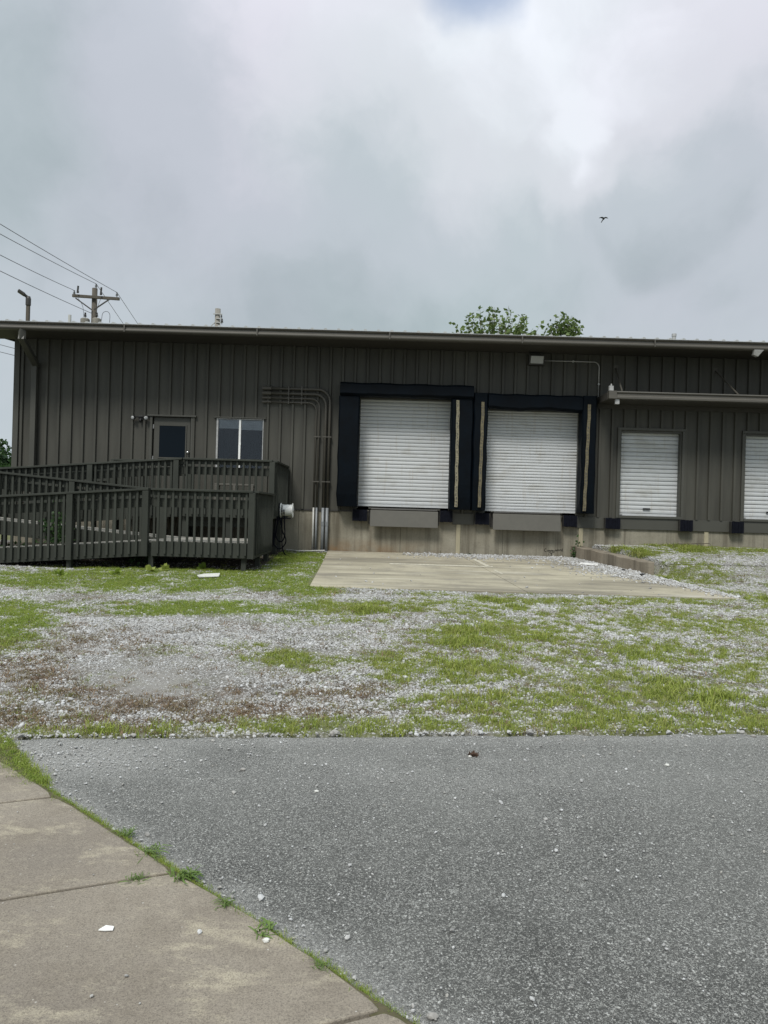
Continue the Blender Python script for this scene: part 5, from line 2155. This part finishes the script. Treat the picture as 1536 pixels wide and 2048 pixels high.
gW = 'weeds along the sidewalk seam'
weed(368, 1752, .055, .10, 40, 'bushy green weed where the sidewalk joint meets the asphalt', w=.006, group=gW)
weed(275, 1758, .045, .07, 26, 'small weed growing in the sidewalk joint itself', w=.003, group=gW)
weed(300, 1700, .05, .11, 34, 'spreading weed on the seam between the two sidewalk joints', w=.004, group=gW)
weed(255, 1668, .05, .08, 30, 'upright grassy weed on the seam, just above the spreading weed', w=.0035, group=gW)
weed(455, 1806, .04, .07, 34, 'compact weed on the seam below the bushy weed', w=.003, group=gW)
weed(528, 1862, .03, .09, 18, 'flat wide-bladed weed beside the small white pebble on the seam', w=.006, group=gW)
weed(640, 1930, .035, .06, 26, 'fine tufted weed, nearest to the viewer on the seam', w=.0022, group=gW)
gB = 'weeds at the foot of the dock wall'
for px_, py_, h_, lab in ((882, 1109, .16, 'spindly weed at the wall foot left of the pale board between the docks'), (937, 1112, .14, 'tiny weed at the wall foot right of the pale board between the docks'),
                          (1063, 1114, .16, 'low weed at the wall foot left of the scribble'), (820, 1107, .10, 'tiny weed at the wall foot under the left leveler lip')):
    weed(px_, py_, h_, .10, 16, lab, w=.007, zfun=1, group=gB, mat_='leaf_dark')
# ivy on the corner by the curb
m_ = MB()
for k in range(260):
    p_ = Vector((4.74 + random.gauss(0, .055), 18.10 + random.uniform(-.10, .08), .60 + abs(random.gauss(0, .17))))
    leaf(m_, p_, Vector((random.gauss(0, 1), random.gauss(-.6, .6), random.gauss(0, 1))), .065)
o = obj('ivy', m_, M['leaf_dark'], None, origin=(4.75, 18.1, .6))
tag(o, 'dark leafy creeper climbing the corner where curb and dock wall meet', 'plant')
# weeds under and before the ramp
m_ = MB()
for k in range(900):
    p_ = Vector((random.uniform(-8.6, -4.6), random.uniform(14.3, 15.6), 0))
    if fbm(p_.x * 1.3, p_.y * 1.3, 7) < .48:
        continue
    p_.z = float(gz(p_.x, p_.y)) + abs(random.gauss(0, .16))
    leaf(m_, p_, Vector((random.gauss(0, 1), random.gauss(0, 1), random.gauss(.3, .7))), .09)
o = obj('undergrowth', m_, M['leaf_dark'], None, kind='stuff')
o['label'] = 'dark undergrowth below the ramp'
vx, vy = -6.55, 14.75
m_ = MB()
for k in range(7):
    tp = Vector((vx + random.uniform(-.35, .35), vy + random.uniform(-.1, .1), random.uniform(1.1, 1.75)))
    m_.tube([(vx + random.uniform(-.1, .1), vy, .45), tp.lerp(Vector((vx, vy, .5)), .4), tp], .006, 4)
    for q in range(38):
        p_ = Vector((vx, vy, .5)).lerp(tp, random.uniform(.25, 1)) + Vector((random.gauss(0, .08), random.gauss(0, .06), random.gauss(0, .06)))
        leaf(m_, p_, Vector((random.gauss(0, 1), random.gauss(0, 1), random.gauss(0, .6))), .085)
o = obj('sapling', m_, M['leaf_dark'], None, origin=(vx, vy, .45))
tag(o, 'leggy dark green sapling growing up between the ramp flights', 'plant')
for k, (px_, py_) in enumerate(((300, 1146), (330, 1143), (405, 1140), (230, 1150), (120, 1152))):
    x1_, y1_ = gpt(px_, py_, None)
    m_ = MB()
    for q in range(9):
        leaf(m_, Vector((x1_, y1_, float(gz(x1_, y1_)) + .03)), Vector((random.gauss(0, 1), random.gauss(0, .5), abs(random.gauss(.6, .5)))), .13)
    o = obj('broadleaf_weed', m_, M['lawn'], None, origin=(x1_, y1_, .4))
    tag(o, ('broadleaf weed at the foot of the front ramp post', 'broadleaf weed just right of the front ramp post', 'broadleaf weed under the middle of the lower landing',
            'broadleaf weed in the grass left of the front ramp post', 'broadleaf weed in the grass under the sloping front railing')[k], 'weed', 'broadleaf weeds before the ramp')


def flat(name, pts_px, z, th, m, label, cat, zf=False):
    pl = [gpt(a, b, None if zf else z) for a, b in pts_px]
    m_ = MB()
    k_ = len(pl)
    zs = [float(gz(a, b)) + .03 if zf else z for a, b in pl]
    if zf == 'pad':
        zs = [padz(b) + .012 for a, b in pl]
    m_.add([(a, b, q + th) for (a, b), q in zip(pl, zs)] + [(a, b, q) for (a, b), q in zip(pl, zs)],
           [tuple(range(k_))] + [(i, (i + 1) % k_, (i + 1) % k_ + k_, i + k_) for i in range(k_)])
    c = sum((Vector((a, b, q)) for (a, b), q in zip(pl, zs)), Vector()) / k_
    o = obj(name, m_, m, None, origin=c)
    tag(o, label, cat)
    return o


flat('paper_scrap', [(197, 1861), (212, 1852), (228, 1854), (226, 1861), (210, 1862)], .022, .004, M['paper'], 'torn white scrap lying on the near sidewalk slab', 'scrap')
flat('white_slab', [(394, 1155), (410, 1152), (440, 1152), (438, 1157), (398, 1158)], 0, .012, M['stone_white'], 'flat white stone slab lying in the grass before the ramp', 'stone', True)
flat('white_sheet', [(1158, 1132), (1162, 1129), (1196, 1131), (1196, 1134)], 0, .012, M['paper'], 'flat white sheet lying on the apron near the retaining curb', 'sheet', 'pad')
# pine cone like clod with a white pebble
x1_, y1_ = gpt(947, 1513, 0.0)
m_ = MB()
for k in range(60):
    leaf(m_, Vector((x1_ + random.gauss(.0, .016), y1_ + random.gauss(0, .010), .004 + abs(random.gauss(0, .009)))), Vector((random.gauss(0, 1), random.gauss(0, 1), random.gauss(.5, .5))), .022)
m_.lathe((x1_ - .022, y1_, .012), (1, .2, 0), [(0, .003), (.012, .012), (.03, .013), (.044, .005)], 9)
o = obj('leaf_clump', m_, M['dirt'], None, origin=(x1_, y1_, 0))
tag(o, 'crumpled brown leaf clump lying on the asphalt next to a white pebble', 'leaf')


def big_stone(px, py, r, label, group, m, zf=False, pad_=False, grp=True):
    x1_, y1_ = gpt(px, py, None if zf else .0)
    bm = bmesh.new()
    bmesh.ops.create_icosphere(bm, subdivisions=2, radius=r)
    for v in bm.verts:
        v.co *= random.uniform(.85, 1.1)
        v.co.x *= 1.3
        v.co.z *= .7
    me = bpy.data.meshes.new('pebble')
    bm.to_mesh(me)
    bm.free()
    me.materials.append(m)
    o = bpy.data.objects.new('pebble', me)
    COL.objects.link(o)
    z_ = (padz(y1_) if pad_ else float(gz(x1_, y1_))) if zf else (.0 if seam_dist(x1_, y1_) > 0 else .018)
    o.location = (x1_, y1_, z_ + r * .55)
    tag(o, label, 'pebble', group)


M['stone_grey'] = mat('grey_stone', (.30, .29, .27), .85, .3, 40)
M['stone_black'] = mat('black_stone', (.015, .015, .015), .8, .3, 40)
gS = 'pebbles lying apart on asphalt and sidewalk'
for px_, py_, r, lab, mm in ((940, 1514, .010, 'white pebble touching the brown leaf clump', 'stone_white'), (486, 1541, .014, 'grey stone on the asphalt towards the gravel dusted corner', 'stone_grey'),
                             (633, 1584, .010, 'pale stone alone on the asphalt below the grey stone', 'stone_white'), (1334, 1532, .013, 'pale flat stone on the asphalt at the right, far side', 'stone_white'),
                             (1279, 1504, .011, 'dark stone by two pale crumbs near the far asphalt edge', 'stone_grey'), (532, 1893, .011, 'pale pebble on the sidewalk beside the flat weed', 'stone_white'),
                             (1507, 1474, .016, 'grey stone at the far asphalt edge by the picture edge', 'stone_grey'), (865, 2036, .014, 'pale stone at the near end of the sidewalk seam', 'stone_grey'),
                             (592, 1835, .0, '', '')):
    if r:
        big_stone(px_, py_, r, lab, gS, M[mm])
big_stone(1285, 1154, .045, 'round black lump on the gravel in front of the retaining curb', None, M['stone_black'], True, True)
big_stone(1246, 1144, .035, 'small black lump on the gravel beside the retaining curb', None, M['stone_black'], True, True)
# twig on the mound
tw = []
for px_, py_, dz in ((1318, 1082, .10), (1332, 1090, .06), (1347, 1097, .02)):
    x1_, y1_ = gpt(px_, py_, None)
    tw.append((x1_, min(y1_, 18.15), float(gz(x1_, min(y1_, 18.15))) + dz))
o = obj('twig', MB().tube(tw, .010, 6), M['bark'], None, origin=tw[1])
tag(o, 'bare dark twig sticking out of the gravel at the right wall foot', 'twig')
print('objects', len(bpy.data.objects))
